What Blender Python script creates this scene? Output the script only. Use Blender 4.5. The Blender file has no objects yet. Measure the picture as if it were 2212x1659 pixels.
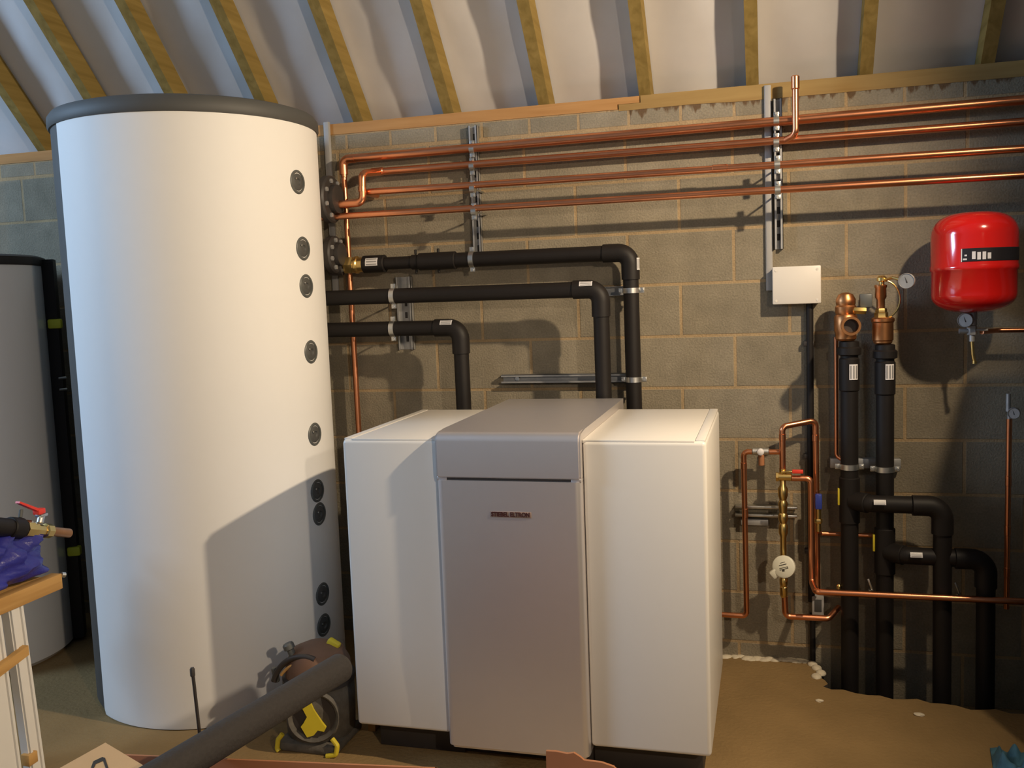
import bpy, bmesh, math, random
from math import sin, cos, tan, pi, radians, sqrt, atan2
from mathutils import Vector, Matrix
random.seed(7)
SC = bpy.context.scene
COL = SC.collection
# ---------------------------------------------------------------- camera
CAMP = Vector((0.0, -4.0892, 1.6315)); FPX = 2015.5
yaw, pit, rol = 0.2711, 0.0975, 0.0374
fwd = Vector((-sin(yaw)*cos(pit), cos(yaw)*cos(pit), -sin(pit)))
r0 = Vector((cos(yaw), sin(yaw), 0)); d0 = fwd.cross(r0)
rgt = cos(rol)*r0 + sin(rol)*d0; dwn = -sin(rol)*r0 + cos(rol)*d0
cd = bpy.data.cameras.new('camera'); cam = bpy.data.objects.new('camera', cd); COL.objects.link(cam)
M = Matrix((rgt, -dwn, -fwd)).transposed().to_4x4(); M.translation = CAMP
cam.matrix_world = M
cd.sensor_width = 36.0; cd.lens = FPX/2212*36; cd.clip_start = .05
SC.camera = cam
def ray(x, y): return rgt*((x-1106)/FPX) + dwn*((y-829.5)/FPX) + fwd
def W(x, y, d=0.0):            # point at distance d in front of the back wall
    v = ray(x, y); return CAMP + v*((-d-CAMP.y)/v.y)
def onX(x, y, X):
    v = ray(x, y); return CAMP + v*((X-CAMP.x)/v.x)
def onZ(x, y, Z):
    v = ray(x, y); return CAMP + v*((Z-CAMP.z)/v.z)
# ---------------------------------------------------------------- light
SC.view_settings.view_transform = 'Standard'; SC.view_settings.look = 'None'
SC.view_settings.gamma = 1; SC.view_settings.use_curve_mapping = False
SC.view_settings.exposure = 0.0
wd = bpy.data.worlds.new('sky'); SC.world = wd; wd.use_nodes = True
wd.node_tree.nodes['Background'].inputs[0].default_value = (.55, .72, 1, 1)
wd.node_tree.nodes['Background'].inputs[1].default_value = 1.0
LAMP = Vector((1.15, -1.6, 2.75))
sl = bpy.data.lights.new('flood_beam', 'SPOT'); slo = bpy.data.objects.new('flood_beam', sl); COL.objects.link(slo)
sl.energy = 340; sl.color = (1, .79, .54); sl.shadow_soft_size = .035; sl.spot_size = radians(126); sl.spot_blend = 1.0
slo.location = LAMP
AIM = Vector((-.85, .20, -.45))
slo.rotation_euler = AIM.to_track_quat('-Z', 'Y').to_euler()
LAMP2 = Vector((1.55, -4.55, 2.35))
s2 = bpy.data.lights.new('second_flood_beam', 'SPOT'); s2o = bpy.data.objects.new('second_flood_beam', s2); COL.objects.link(s2o)
s2.energy = 190; s2.color = (1, .82, .62); s2.shadow_soft_size = .05; s2.spot_size = radians(82); s2.spot_blend = .6
s2o.location = LAMP2
AIM2 = Vector((-.80, .60, -.28))
s2o.rotation_euler = AIM2.to_track_quat('-Z', 'Y').to_euler()
al = bpy.data.lights.new('gable_daylight', 'AREA'); alo = bpy.data.objects.new('gable_daylight', al); COL.objects.link(alo)
al.shape = 'RECTANGLE'; al.size = 1.7; al.size_y = 1.2; al.energy = 215; al.color = (.47, .70, 1)
alo.location = (-6.43, -3.2, 3.1)
alo.rotation_euler = Vector((1, .42, -.62)).to_track_quat('-Z', 'Z').to_euler()
# ---------------------------------------------------------------- materials
def mat(name, col, rough=.6, metal=0., noise=0., nscale=20., bump=0., coat=0., spec=.5, bscale=None):
    m = bpy.data.materials.new(name); m.use_nodes = True
    nt = m.node_tree; b = nt.nodes['Principled BSDF']
    b.inputs['Base Color'].default_value = (*col, 1); b.inputs['Roughness'].default_value = rough
    b.inputs['Metallic'].default_value = metal; b.inputs['Coat Weight'].default_value = coat
    b.inputs['Specular IOR Level'].default_value = spec
    tc = nt.nodes.new('ShaderNodeTexCoord')
    n = nt.nodes.new('ShaderNodeTexNoise'); n.inputs['Scale'].default_value = nscale; n.inputs['Detail'].default_value = 5
    nt.links.new(tc.outputs['Object'], n.inputs['Vector'])
    mx = nt.nodes.new('ShaderNodeMix'); mx.data_type = 'RGBA'
    mx.inputs[6].default_value = (*[c*(1-noise) for c in col], 1); mx.inputs[7].default_value = (*[min(1, c*(1+noise)) for c in col], 1)
    nt.links.new(n.outputs['Fac'], mx.inputs[0]); nt.links.new(mx.outputs[2], b.inputs['Base Color'])
    if bump:
        n2 = n
        if bscale:
            n2 = nt.nodes.new('ShaderNodeTexNoise'); n2.inputs['Scale'].default_value = bscale; n2.inputs['Detail'].default_value = 6
            nt.links.new(tc.outputs['Object'], n2.inputs['Vector'])
        bp = nt.nodes.new('ShaderNodeBump'); bp.inputs['Strength'].default_value = bump; bp.inputs['Distance'].default_value = .01
        nt.links.new(n2.outputs['Fac'], bp.inputs['Height']); nt.links.new(bp.outputs[0], b.inputs['Normal'])
    return m
def wood(name, c1, c2, axis=1, scale=14.):
    m = bpy.data.materials.new(name); m.use_nodes = True
    nt = m.node_tree; b = nt.nodes['Principled BSDF']; b.inputs['Roughness'].default_value = .75
    b.inputs['Specular IOR Level'].default_value = .2
    tc = nt.nodes.new('ShaderNodeTexCoord'); mp = nt.nodes.new('ShaderNodeMapping')
    s = [scale*2]*3; s[axis] = scale*.12; mp.inputs['Scale'].default_value = s
    n = nt.nodes.new('ShaderNodeTexNoise'); n.inputs['Scale'].default_value = 1; n.inputs['Detail'].default_value = 6
    n.inputs['Distortion'].default_value = .6
    r = nt.nodes.new('ShaderNodeValToRGB'); r.color_ramp.elements[0].color = (*c1, 1); r.color_ramp.elements[1].color = (*c2, 1)
    r.color_ramp.elements[0].position = .3; r.color_ramp.elements[1].position = .7
    nt.links.new(tc.outputs['Object'], mp.inputs[0]); nt.links.new(mp.outputs[0], n.inputs[0])
    nt.links.new(n.outputs['Fac'], r.inputs[0]); nt.links.new(r.outputs[0], b.inputs['Base Color'])
    return m
def blockwork(name):
    m = bpy.data.materials.new(name); m.use_nodes = True
    nt = m.node_tree; L = nt.links; N = nt.nodes.new; b = nt.nodes['Principled BSDF']
    b.inputs['Roughness'].default_value = .95; b.inputs['Specular IOR Level'].default_value = .1
    tc = N('ShaderNodeTexCoord'); sp = N('ShaderNodeSeparateXYZ'); L.new(tc.outputs['Object'], sp.inputs[0])
    def vec(ox, oz):
        a = N('ShaderNodeMath'); a.operation = 'ADD'; a.inputs[1].default_value = ox; L.new(sp.outputs['X'], a.inputs[0])
        c = N('ShaderNodeMath'); c.operation = 'ADD'; c.inputs[1].default_value = oz; L.new(sp.outputs['Z'], c.inputs[0])
        v = N('ShaderNodeCombineXYZ'); L.new(a.outputs[0], v.inputs[0]); L.new(c.outputs[0], v.inputs[1]); return v
    def brick(v, w, h, mo):
        k = N('ShaderNodeTexBrick'); k.offset = .5; k.offset_frequency = 2
        k.inputs['Scale'].default_value = 1; k.inputs['Brick Width'].default_value = w; k.inputs['Row Height'].default_value = h
        k.inputs['Mortar Size'].default_value = mo*1.5; k.inputs['Mortar Smooth'].default_value = .35
        k.inputs['Color1'].default_value = (.270, .236, .176, 1); k.inputs['Color2'].default_value = (.238, .206, .150, 1)
        k.inputs['Mortar'].default_value = (.37, .27, .155, 1); k.inputs['Bias'].default_value = 0
        L.new(v.outputs[0], k.inputs['Vector']); return k
    k1 = brick(vec(9.142, .225*2-.067), .45, .225, .0052)
    k2 = brick(vec(9.042, -2.322), .22, .075, .005)
    gt = N('ShaderNodeMath'); gt.operation = 'GREATER_THAN'; gt.inputs[1].default_value = 2.317; L.new(sp.outputs['Z'], gt.inputs[0])
    mx = N('ShaderNodeMix'); mx.data_type = 'RGBA'; L.new(gt.outputs[0], mx.inputs[0]); L.new(k1.outputs[0], mx.inputs[6]); L.new(k2.outputs[0], mx.inputs[7])
    mf = N('ShaderNodeMix'); L.new(gt.outputs[0], mf.inputs[0]); L.new(k1.outputs[1], mf.inputs[2]); L.new(k2.outputs[1], mf.inputs[3])
    n = N('ShaderNodeTexNoise'); n.inputs['Scale'].default_value = 9; n.inputs['Detail'].default_value = 8; L.new(tc.outputs['Object'], n.inputs[0])
    n2 = N('ShaderNodeTexNoise'); n2.inputs['Scale'].default_value = 130; n2.inputs['Detail'].default_value = 4; L.new(tc.outputs['Object'], n2.inputs[0])
    r = N('ShaderNodeMapRange'); r.inputs[1].default_value = .3; r.inputs[2].default_value = .7; r.inputs[3].default_value = .86; r.inputs[4].default_value = 1.1
    L.new(n.outputs['Fac'], r.inputs[0])
    r2 = N('ShaderNodeMapRange'); r2.inputs[1].default_value = .3; r2.inputs[2].default_value = .7; r2.inputs[3].default_value = .86; r2.inputs[4].default_value = 1.12
    L.new(n2.outputs['Fac'], r2.inputs[0])
    mm = N('ShaderNodeMath'); mm.operation = 'MULTIPLY'; L.new(r.outputs[0], mm.inputs[0]); L.new(r2.outputs[0], mm.inputs[1])
    vm = N('ShaderNodeVectorMath'); vm.operation = 'SCALE'; L.new(mx.outputs[2], vm.inputs[0]); L.new(mm.outputs[0], vm.inputs['Scale'])
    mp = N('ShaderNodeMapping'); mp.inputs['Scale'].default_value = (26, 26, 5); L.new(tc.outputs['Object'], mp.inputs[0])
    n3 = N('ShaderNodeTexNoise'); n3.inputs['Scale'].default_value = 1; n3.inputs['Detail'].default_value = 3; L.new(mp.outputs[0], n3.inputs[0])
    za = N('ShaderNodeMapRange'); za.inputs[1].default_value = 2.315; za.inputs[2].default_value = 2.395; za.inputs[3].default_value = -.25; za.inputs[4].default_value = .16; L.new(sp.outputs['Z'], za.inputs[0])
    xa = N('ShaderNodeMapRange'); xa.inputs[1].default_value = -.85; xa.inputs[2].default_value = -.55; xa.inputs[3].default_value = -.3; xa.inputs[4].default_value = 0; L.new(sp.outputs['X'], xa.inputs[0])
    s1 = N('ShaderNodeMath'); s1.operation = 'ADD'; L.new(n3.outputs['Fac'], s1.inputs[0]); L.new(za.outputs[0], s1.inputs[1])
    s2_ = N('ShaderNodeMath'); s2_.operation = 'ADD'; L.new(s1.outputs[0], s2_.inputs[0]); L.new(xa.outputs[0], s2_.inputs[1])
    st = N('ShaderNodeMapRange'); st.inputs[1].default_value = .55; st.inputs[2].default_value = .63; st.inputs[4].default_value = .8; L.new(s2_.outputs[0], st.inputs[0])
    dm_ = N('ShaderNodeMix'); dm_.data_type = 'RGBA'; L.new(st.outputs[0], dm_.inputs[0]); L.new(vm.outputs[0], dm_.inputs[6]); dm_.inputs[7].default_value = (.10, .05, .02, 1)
    L.new(dm_.outputs[2], b.inputs['Base Color'])
    h = N('ShaderNodeMath'); h.operation = 'MULTIPLY_ADD'; h.inputs[1].default_value = -.8; L.new(mf.outputs[0], h.inputs[0]); L.new(n2.outputs['Fac'], h.inputs[2])
    bp = N('ShaderNodeBump'); bp.inputs['Strength'].default_value = .5; bp.inputs['Distance'].default_value = .006
    L.new(h.outputs[0], bp.inputs['Height']); L.new(bp.outputs[0], b.inputs['Normal'])
    return m
Mt = {}
Mt['block'] = blockwork('concrete_block')
Mt['floor'] = mat('sandy_screed', (.25, .165, .072), .9, noise=.28, nscale=3.5, bump=.4, bscale=60, spec=.15)
Mt['plaster'] = mat('pale_plaster', (.74, .72, .70), .8, noise=.05)
Mt['crust'] = mat('mortar_crust', (.62, .55, .42), .95, noise=.2, nscale=30, bump=.6, spec=.1)
Mt['pit'] = mat('damp_earth', (.05, .04, .03), .95, noise=.4, nscale=15, bump=.8)
Mt['membrane'] = mat('roof_membrane', (.70, .69, .70), .55, noise=.04, nscale=14, bump=.10, bscale=9, spec=.3)
Mt['rafter'] = wood('treated_pine', (.20, .135, .036), (.30, .21, .065), 1)
Mt['plate'] = wood('orange_pine', (.36, .175, .058), (.46, .25, .095), 0)
Mt['plate2'] = wood('brown_pine', (.27, .165, .058), (.36, .24, .09), 0)
Mt['bench'] = wood('bench_timber', (.44, .24, .075), (.60, .36, .13), 1)
Mt['white'] = mat('white_jacket', (.84, .83, .81), .6, noise=.01, spec=.35)
Mt['white2'] = mat('glossy_white_jacket', (.86, .86, .86), .22, noise=.01, spec=.6, coat=.8)
Mt['enamel'] = mat('white_enamel', (.70, .67, .62), .35, noise=.01, spec=.5)
Mt['grey'] = mat('grey_jacket', (.075, .075, .072), .6, noise=.05)
Mt['silver'] = mat('silver_grey_paint', (.70, .665, .665), .40, metal=.82, noise=.02, spec=.4)
Mt['dark'] = mat('dark_plastic', (.035, .03, .028), .5, noise=.1)
Mt['plug'] = mat('grey_rubber_plug', (.10, .105, .10), .45, noise=.1)
Mt['black'] = mat('black_lagging', (.012, .0098, .0092), .55, noise=.15, nscale=30, spec=.3)
Mt['foam'] = mat('black_foam', (.030, .026, .024), .85, noise=.25, nscale=90, bump=.3)
Mt['copper'] = mat('copper', (.80, .33, .17), .30, metal=1, noise=.12, nscale=14)
Mt['copper2'] = mat('bronze', (.52, .24, .10), .38, metal=1, noise=.2, nscale=40)
Mt['brass'] = mat('brass', (.80, .58, .22), .28, metal=1, noise=.1, nscale=40)
Mt['zinc'] = mat('galvanised_steel', (.62, .62, .60), .38, metal=1, noise=.2, nscale=60)
Mt['zincd'] = mat('dull_steel', (.40, .40, .40), .5, metal=.6, noise=.2, nscale=40)
Mt['trunk'] = mat('grey_trunking', (.36, .355, .35), .5, noise=.05)
Mt['boxw'] = mat('white_plastic', (.70, .66, .60), .4, noise=.02)
Mt['red'] = mat('red_enamel', (.62, .012, .010), .16, noise=.03, coat=.4)
Mt['redp'] = mat('red_plastic', (.75, .05, .03), .4)
Mt['bluep'] = mat('blue_plastic', (.03, .05, .30), .4)
Mt['label'] = mat('white_label', (.75, .73, .74), .5)
Mt['labelk'] = mat('black_label', (.02, .018, .022), .35)
Mt['dial'] = mat('cream_dial', (.72, .70, .58), .4)
Mt['yellow'] = mat('yellow_plastic', (.62, .50, .03), .45, noise=.1)
Mt['yg'] = mat('lime_tag', (.55, .58, .03), .5)
Mt['bag'] = mat('blue_bag', (.030, .032, .27), .33, noise=.35, nscale=8, bump=1., bscale=14)
Mt['rag'] = mat('teal_blue_cloth', (.05, .14, .20), .9, noise=.5, nscale=18, bump=.8)
Mt['card'] = mat('tan_cardboard', (.52, .34, .17), .85, noise=.08, nscale=10)
Mt['cardr'] = mat('red_brown_cardboard', (.36, .15, .065), .85, noise=.1, nscale=10)
Mt['dusty'] = mat('dusty_grey_plastic', (.10, .09, .075), .8, noise=.6, nscale=28, bump=.4)
Mt['brownp'] = mat('brown_dome', (.16, .085, .05), .6, noise=.15)
Mt['ink'] = mat('dark_red_letters', (.055, .012, .010), .5)
Mt['badge'] = mat('badge_ground', (.27, .20, .17), .5)
Mt['inkk'] = mat('black_ink', (.03, .025, .02), .7)
Mt['whitep'] = mat('white_board', (.78, .77, .74), .5, noise=.03)
Mt['dgrey'] = mat('plain_dark_grey', (.06, .06, .06), .6, noise=.05)
# ---------------------------------------------------------------- shape helpers
def V(*a): return Vector(a)
def B(): return bmesh.new()
def _add(bm, vs, fs, mi=0):
    o = [bm.verts.new(v) for v in vs]; out = []
    for f in fs:
        try:
            q = bm.faces.new([o[i] for i in f]); q.smooth = True; q.material_index = mi; out.append(q)
        except ValueError: pass
    return out
def box(bm, lo, hi, bev=0., rot=None, piv=None, seg=2, mi=0):
    x0, y0, z0 = lo; x1, y1, z1 = hi
    vs = [V(x, y, z) for z in (z0, z1) for y in (y0, y1) for x in (x0, x1)]
    fs = [(0, 2, 3, 1), (4, 5, 7, 6), (0, 1, 5, 4), (2, 6, 7, 3), (0, 4, 6, 2), (1, 3, 7, 5)]
    t = bmesh.new(); _add(t, vs, fs, mi)
    if bev: bmesh.ops.bevel(t, geom=t.edges[:], offset=bev, segments=seg, affect='EDGES', profile=.5, clamp_overlap=True)
    for f in t.faces: f.smooth = True; f.material_index = mi
    if rot is not None:
        p = piv if piv is not None else (V(*lo)+V(*hi))/2
        for v in t.verts: v.co = p + rot @ (v.co-p)
    me = bpy.data.meshes.new('tmp'); t.to_mesh(me); t.free(); bm.from_mesh(me); bpy.data.meshes.remove(me)
    return bm
def frame(d):
    d = d.normalized(); a = V(0, 0, 1) if abs(d.z) < .9 else V(1, 0, 0)
    u = d.cross(a).normalized(); return u, d.cross(u).normalized()
def fillet(pts, R, n=7):
    out = [pts[0]]
    for i in range(1, len(pts)-1):
        p, a, b = pts[i], pts[i-1], pts[i+1]
        u = (a-p); v = (b-p); lu, lv = u.length, v.length; u.normalize(); v.normalize()
        ang = u.angle(v, pi); th = pi-ang
        if th < .05: out.append(p); continue
        t = min(R*tan(th/2), lu*.49, lv*.49); r = t/tan(th/2)
        bis = (u+v).normalized(); c = p+bis*(r/cos(th/2)); s = p+u*t-c; e = p+v*t-c
        ax = s.cross(e).normalized()
        for k in range(n+1): out.append(c + Matrix.Rotation(th*k/n, 3, ax) @ s)
    out.append(pts[-1]); return out
def tube(bm, pts, r, R=.0, n=16, caps=True, mi=0, rs=None):
    pts = [Vector(p) for p in pts]
    if R: pts = fillet(pts, R)
    u = None; rings = []
    for i, p in enumerate(pts):
        a = pts[max(i-1, 0)]; b = pts[min(i+1, len(pts)-1)]; d = (b-a).normalized()
        if u is None: u, w = frame(d)
        else:
            u = (u-d*u.dot(d)).normalized(); w = d.cross(u)
        w = d.cross(u); rr = rs[i] if rs else r
        rings.append([bm.verts.new(p+(u*cos(2*pi*k/n)+w*sin(2*pi*k/n))*rr) for k in range(n)])
    for a, b in zip(rings, rings[1:]):
        for k in range(n):
            f = bm.faces.new((a[k], a[(k+1) % n], b[(k+1) % n], b[k])); f.smooth = True; f.material_index = mi
    if caps:
        for rg, rv in ((rings[0], True), (rings[-1], False)):
            f = bm.faces.new(rg[::-1] if rv else rg); f.material_index = mi
    return bm
def lathe(bm, prof, o, d=V(0, 0, 1), n=32, mi=0, a0=0., a1=2*pi):
    """prof: list of (radius, height along d) from origin o"""
    o = Vector(o); d = Vector(d).normalized()
    if abs(d.z) > .999: u, w = V(1, 0, 0), V(0, 1, 0)*(1 if d.z > 0 else -1)
    else: u, w = frame(d); w = d.cross(u)
    full = abs(a1-a0-2*pi) < 1e-6; m = n if full else n+1
    rings = []
    for r, h in prof:
        if r < 1e-6: rings.append([bm.verts.new(o+d*h)]*m)
        else: rings.append([bm.verts.new(o+d*h+(u*cos(a0+(a1-a0)*k/n)+w*sin(a0+(a1-a0)*k/n))*r) for k in range(m)])
    for a, b in zip(rings, rings[1:]):
        for k in range(n):
            q = [a[k], a[(k+1) % m], b[(k+1) % m], b[k]]; s = []
            for v in q:
                if v not in s: s.append(v)
            if len(s) > 2:
                try: f = bm.faces.new(s); f.smooth = True; f.material_index = mi
                except ValueError: pass
    for rg, rv in ((rings[0], 1), (rings[-1], 0)):
        if full and rg[0] is not rg[1]:
            f = bm.faces.new(rg[::-1] if rv else rg); f.material_index = mi
    return bm
def cyl(bm, a, b, r, n=20, ch=0., mi=0):
    a, b = Vector(a), Vector(b); h = (b-a).length; c = min(ch, r*.5, h*.45)
    pr = [(r-c, 0), (r, c), (r, h-c), (r-c, h)] if c else [(r, 0), (r, h)]
    return lathe(bm, pr, a, b-a, n, mi)
def hexnut(bm, a, b, r, mi=0): return lathe(bm, [(r*.9, 0), (r, (Vector(b)-Vector(a)).length*.12), (r, (Vector(b)-Vector(a)).length*.88), (r*.9, (Vector(b)-Vector(a)).length)], a, Vector(b)-Vector(a), 6, mi)
def prism(bm, poly, lo, hi, axis='y', mi=0):
    def P(p, t): return V(p[0], t, p[1]) if axis == 'y' else (V(t, p[0], p[1]) if axis == 'x' else V(p[0], p[1], t))
    n = len(poly); vs = [P(p, lo) for p in poly]+[P(p, hi) for p in poly]
    fs = [tuple(range(n)), tuple(range(2*n-1, n-1, -1))]+[(i, i+n, (i+1) % n+n, (i+1) % n) for i in range(n)]
    fc = _add(bm, vs, fs, mi)
    bmesh.ops.recalc_face_normals(bm, faces=fc); return bm
def roof(poly): return poly
# ---------------------------------------------------------------- object helpers
def wloc(o):
    p = V(0, 0, 0)
    while o: p = p+o.location; o = o.parent
    return p
def P(name, bm, m, parent=None, label=None, sharp=35):
    """link a bmesh (world coordinates) as one mesh object"""
    bmesh.ops.recalc_face_normals(bm, faces=bm.faces[:]) if name not in NORECALC else None
    if parent is None:
        xs = [v.co for v in bm.verts]
        off = V((min(v.x for v in xs)+max(v.x for v in xs))/2, (min(v.y for v in xs)+max(v.y for v in xs))/2, min(v.z for v in xs)) if name not in ATZERO else V(0, 0, 0)
    else: off = wloc(parent)
    for v in bm.verts: v.co -= off
    me = bpy.data.meshes.new(name); bm.to_mesh(me); bm.free()
    for q in (m if isinstance(m, (list, tuple)) else [m]): me.materials.append(Mt[q])
    me.set_sharp_from_angle(angle=radians(sharp))
    o = bpy.data.objects.new(name, me); COL.objects.link(o)
    if parent is None: o.location = off
    else: o.parent = parent
    if label: o['label'] = label
    return o
def PE(name, bm, m, parent, label=None):
    """every separate piece of the bmesh becomes a part of its own"""
    left = set(bm.verts); out = []
    while left:
        st = [left.pop()]; isl = set(st)
        while st:
            v = st.pop()
            for e in v.link_edges:
                w = e.other_vert(v)
                if w in left: left.discard(w); isl.add(w); st.append(w)
        out.append(isl)
    r = []
    for isl in out:
        n = bmesh.new(); mp = {v: n.verts.new(v.co) for v in isl}
        for f in bm.faces:
            if f.verts[0] in isl:
                q = n.faces.new([mp[v] for v in f.verts]); q.smooth = f.smooth
        r.append(P(name, n, m, parent, label))
    bm.free(); return r
NORECALC = set(); ATZERO = {'wall_back', 'wall_left', 'wall_right', 'wall_front', 'floor', 'ceiling'}
def T(name, label, cat, loc, group=None):
    o = bpy.data.objects.new(name, None); COL.objects.link(o); o.location = Vector(loc); o.empty_display_size = .1
    o['label'] = label; o['category'] = cat
    if group: o['group'] = group
    return o
def tag(o, label, cat, group=None):
    o['label'] = label; o['category'] = cat
    if group: o['group'] = group
    return o
def S(name, bm, m):
    o = P(name, bm, m); o['kind'] = 'structure'; return o
# ================================================================ SETTING
PITCH = radians(47.5); ZP = 2.445
XL, XR, YF = -6.4, 2.45, -6.4
YR = -3.2; ZR = ZP + 3.2*tan(PITCH)
b = B(); box(b, (XL-.15, 0, -.35), (XR+.15, .14, 2.397)); S('wall_back', b, 'block')
def gable(x0, x1):
    b = B(); prism(b, [(.14, -.35), (.14, 2.7), (YR, ZR+.25), (YF-.14, 2.7), (YF-.14, -.35)], x0, x1, 'x'); return b
S('wall_right', gable(XR, XR+.15), 'block')
b = B(); WY0, WY1, WZ0, WZ1 = -4.15, -2.25, 2.4, 3.8      # window high in the left gable, beside the camera
zr_at = lambda y: ZR-abs(y-YR)*tan(PITCH)+.25
prism(b, [(.14, -.35), (.14, zr_at(.14)), (WY1, zr_at(WY1)), (WY1, -.35)], XL-.15, XL, 'x')
prism(b, [(WY0, -.35), (WY0, zr_at(WY0)), (YF-.14, zr_at(YF-.14)), (YF-.14, -.35)], XL-.15, XL, 'x')
prism(b, [(WY1, WZ1), (WY1, zr_at(WY1)), (YR, ZR+.25), (WY0, zr_at(WY0)), (WY0, WZ1)], XL-.15, XL, 'x')
box(b, (XL-.15, WY0, -.35), (XL, WY1, WZ0)); S('wall_left', b, 'block')
b = B(); box(b, (XL-.15, YF-.14, -.35), (XR+.15, YF, 2.6)); S('wall_front', b, 'plaster')
b = B()
box(b, (XL-.10, WY0, WZ0), (XL-.02, WY0+.05, WZ1)); box(b, (XL-.10, WY1-.05, WZ0), (XL-.02, WY1, WZ1)); box(b, (XL-.10, WY0, WZ1-.05), (XL-.02, WY1, WZ1)); box(b, (XL-.10, WY0, WZ0), (XL-.02, WY1, WZ0+.05))
S('window_1', b, 'rafter')
# floor with the rough-edged pit where the ground pipes rise
b = B()
PX0, PX1 = .20, 1.75
lft = [(0.0, .155), (-.04, .175), (-.08, .19), (-.13, .205), (-.17, .185), (-.20, .205), (-.235, .215), (-.265, .195), (-.287, .225)]   # (y, x)
nb = 34; bot = []
for i in range(nb+1):
    x = .225+(PX1-.225)*i/nb
    bot.append((x, -.287-.145*(x-.225)+.011*sin(i*2.1)+.008*sin(i*.9+1)+random.uniform(-.005, .005)))
YM = -.62
top = [(XL, 0), (lft[0][1], 0)]+[(x, y) for y, x in lft[1:]]+bot[1:]+[(PX1, YM), (XL, YM)]
vs = [V(x, y, 0) for x, y in top]; fc = _add(b, vs, [tuple(range(len(vs)))])
_add(b, [V(PX1, 0, 0), V(XR, 0, 0), V(XR, YM, 0), V(PX1, YM, 0)], [(0, 1, 2, 3)])
_add(b, [V(XL, YM, 0), V(XR, YM, 0), V(XR, YF-.14, 0), V(XL, YF-.14, 0)], [(0, 1, 2, 3)])
rim = [(lft[0][1], 0)]+[(x, y) for y, x in lft[1:]]+bot[1:]+[(PX1, 0)]
for (xa, ya), (xb, yb) in zip(rim, rim[1:]):
    _add(b, [V(xa, ya, 0), V(xb, yb, 0), V(xb, yb, -.30), V(xa, ya, -.30)], [(0, 1, 2, 3)], 1)
_add(b, [V(PX0-.1, .0, -.30), V(PX1, .0, -.30), V(PX1, -.6, -.30), V(PX0-.1, -.6, -.30)], [(0, 1, 2, 3)], 1)
_add(b, [V(XL, .1, -.34), V(XR, .1, -.34), V(XR, YF-.14, -.34), V(XL, YF-.14, -.34)], [(0, 1, 2, 3)], 1)
# lumpy mortar droppings along the wall foot
for i in range(60):
    x = -.32+i*.0078+random.uniform(-.006, .006); r = random.uniform(.008, .020)
    bmesh.ops.create_icosphere(b, subdivisions=2, radius=1, matrix=Matrix.Translation((x, -.006-random.uniform(0, .022), 0)) @ Matrix.Rotation(random.uniform(-.6, .6), 4, 'Z') @ Matrix.Diagonal((r*1.5, r*1.1, r*random.uniform(.25, .55), 1)))
for y, x in lft[1:5]:
    bmesh.ops.create_icosphere(b, subdivisions=2, radius=1, matrix=Matrix.Translation((x-.012, y, 0)) @ Matrix.Diagonal((.022, .028, .012, 1)))
b.faces.ensure_lookup_table()
for f in b.faces:
    if len(f.verts) == 3 and f.calc_area() < .002: f.material_index = 2; f.smooth = True
NORECALC.add('floor'); 
for f in b.faces:
    if len(f.verts) > 3 and f.material_index == 0:
        f.normal_update()
        if f.normal.z < 0: f.normal_flip()
fl = S('floor', b, ['floor', 'pit', 'crust'])
# small pale chips lying on the floor
# roof membrane sagging between rafters
RAFX = [-4.04+.4424*i for i in range(13)]
SEEN = range(1, 13)
tn, nrm = V(0, -cos(PITCH), sin(PITCH)), V(0, sin(PITCH), cos(PITCH))
b = B(); NX, NY = 290, 46; grid = []
Ltot = 3.34/cos(PITCH)
for j in range(NY+1):
    row = []
    s = -.22/cos(PITCH)+(Ltot+.08)*j/NY
    for i in range(NX+1):
        x = XL-.1+(XR-XL+.2)*i/NX
        ph = ((x-RAFX[0])/.4424) % 1.0
        sag = .020*sin(pi*ph)**2*(.7+.5*sin(s*2.3+int((x-RAFX[0])/.4424)*1.7))
        wr = .0035*sin(s*9+x*14+2*sin(x*5))+.003*sin(s*17-x*21)
        amp = min(1, abs(sin(pi*ph))*3)
        p = V(x, 0, ZP)+tn*s+nrm*(.112-sag+wr*amp)
        row.append(b.verts.new(p))
    grid.append(row)
for j in range(NY):
    for i in range(NX):
        f = b.faces.new((grid[j][i], grid[j][i+1], grid[j+1][i+1], grid[j+1][i])); f.smooth = True
zt = ZR+.17
_add(b, [V(XL-.1, YR-.0, zt), V(XR+.1, YR-.0, zt), V(XR+.1, YF-.3, ZP+.0), V(XL-.1, YF-.3, ZP+.0)], [(0, 1, 2, 3)])
_add(b, [V(XL-.1, .14, 2.3), V(XR+.1, .14, 2.3), V(XR+.1, .23, 2.6), V(XL-.1, .23, 2.6)], [(0, 1, 2, 3)])
NORECALC.add('ceiling')
S('ceiling', b, 'membrane')
rl = {0: 'timber rafter at the far left edge, cut by the frame above the small tank', 1: 'timber rafter landing on the plate just left of the big tank lid',
      2: 'timber rafter meeting the left end of the big tank lid', 3: 'timber rafter ending behind the middle of the big tank lid',
      4: 'dark-faced timber rafter ending behind the right part of the tank lid', 5: 'timber rafter landing at the left end of the orange plate beside the tank',
      6: 'timber rafter landing above the left slotted channel', 7: 'timber rafter landing midway along the orange plate',
      8: 'timber rafter standing over the joint of the two wall plates', 9: 'timber rafter landing just left of the grey trunking top',
      10: 'brown timber rafter right of the upright copper pipe', 11: 'dim brown timber rafter nearest the top right corner'}
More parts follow.
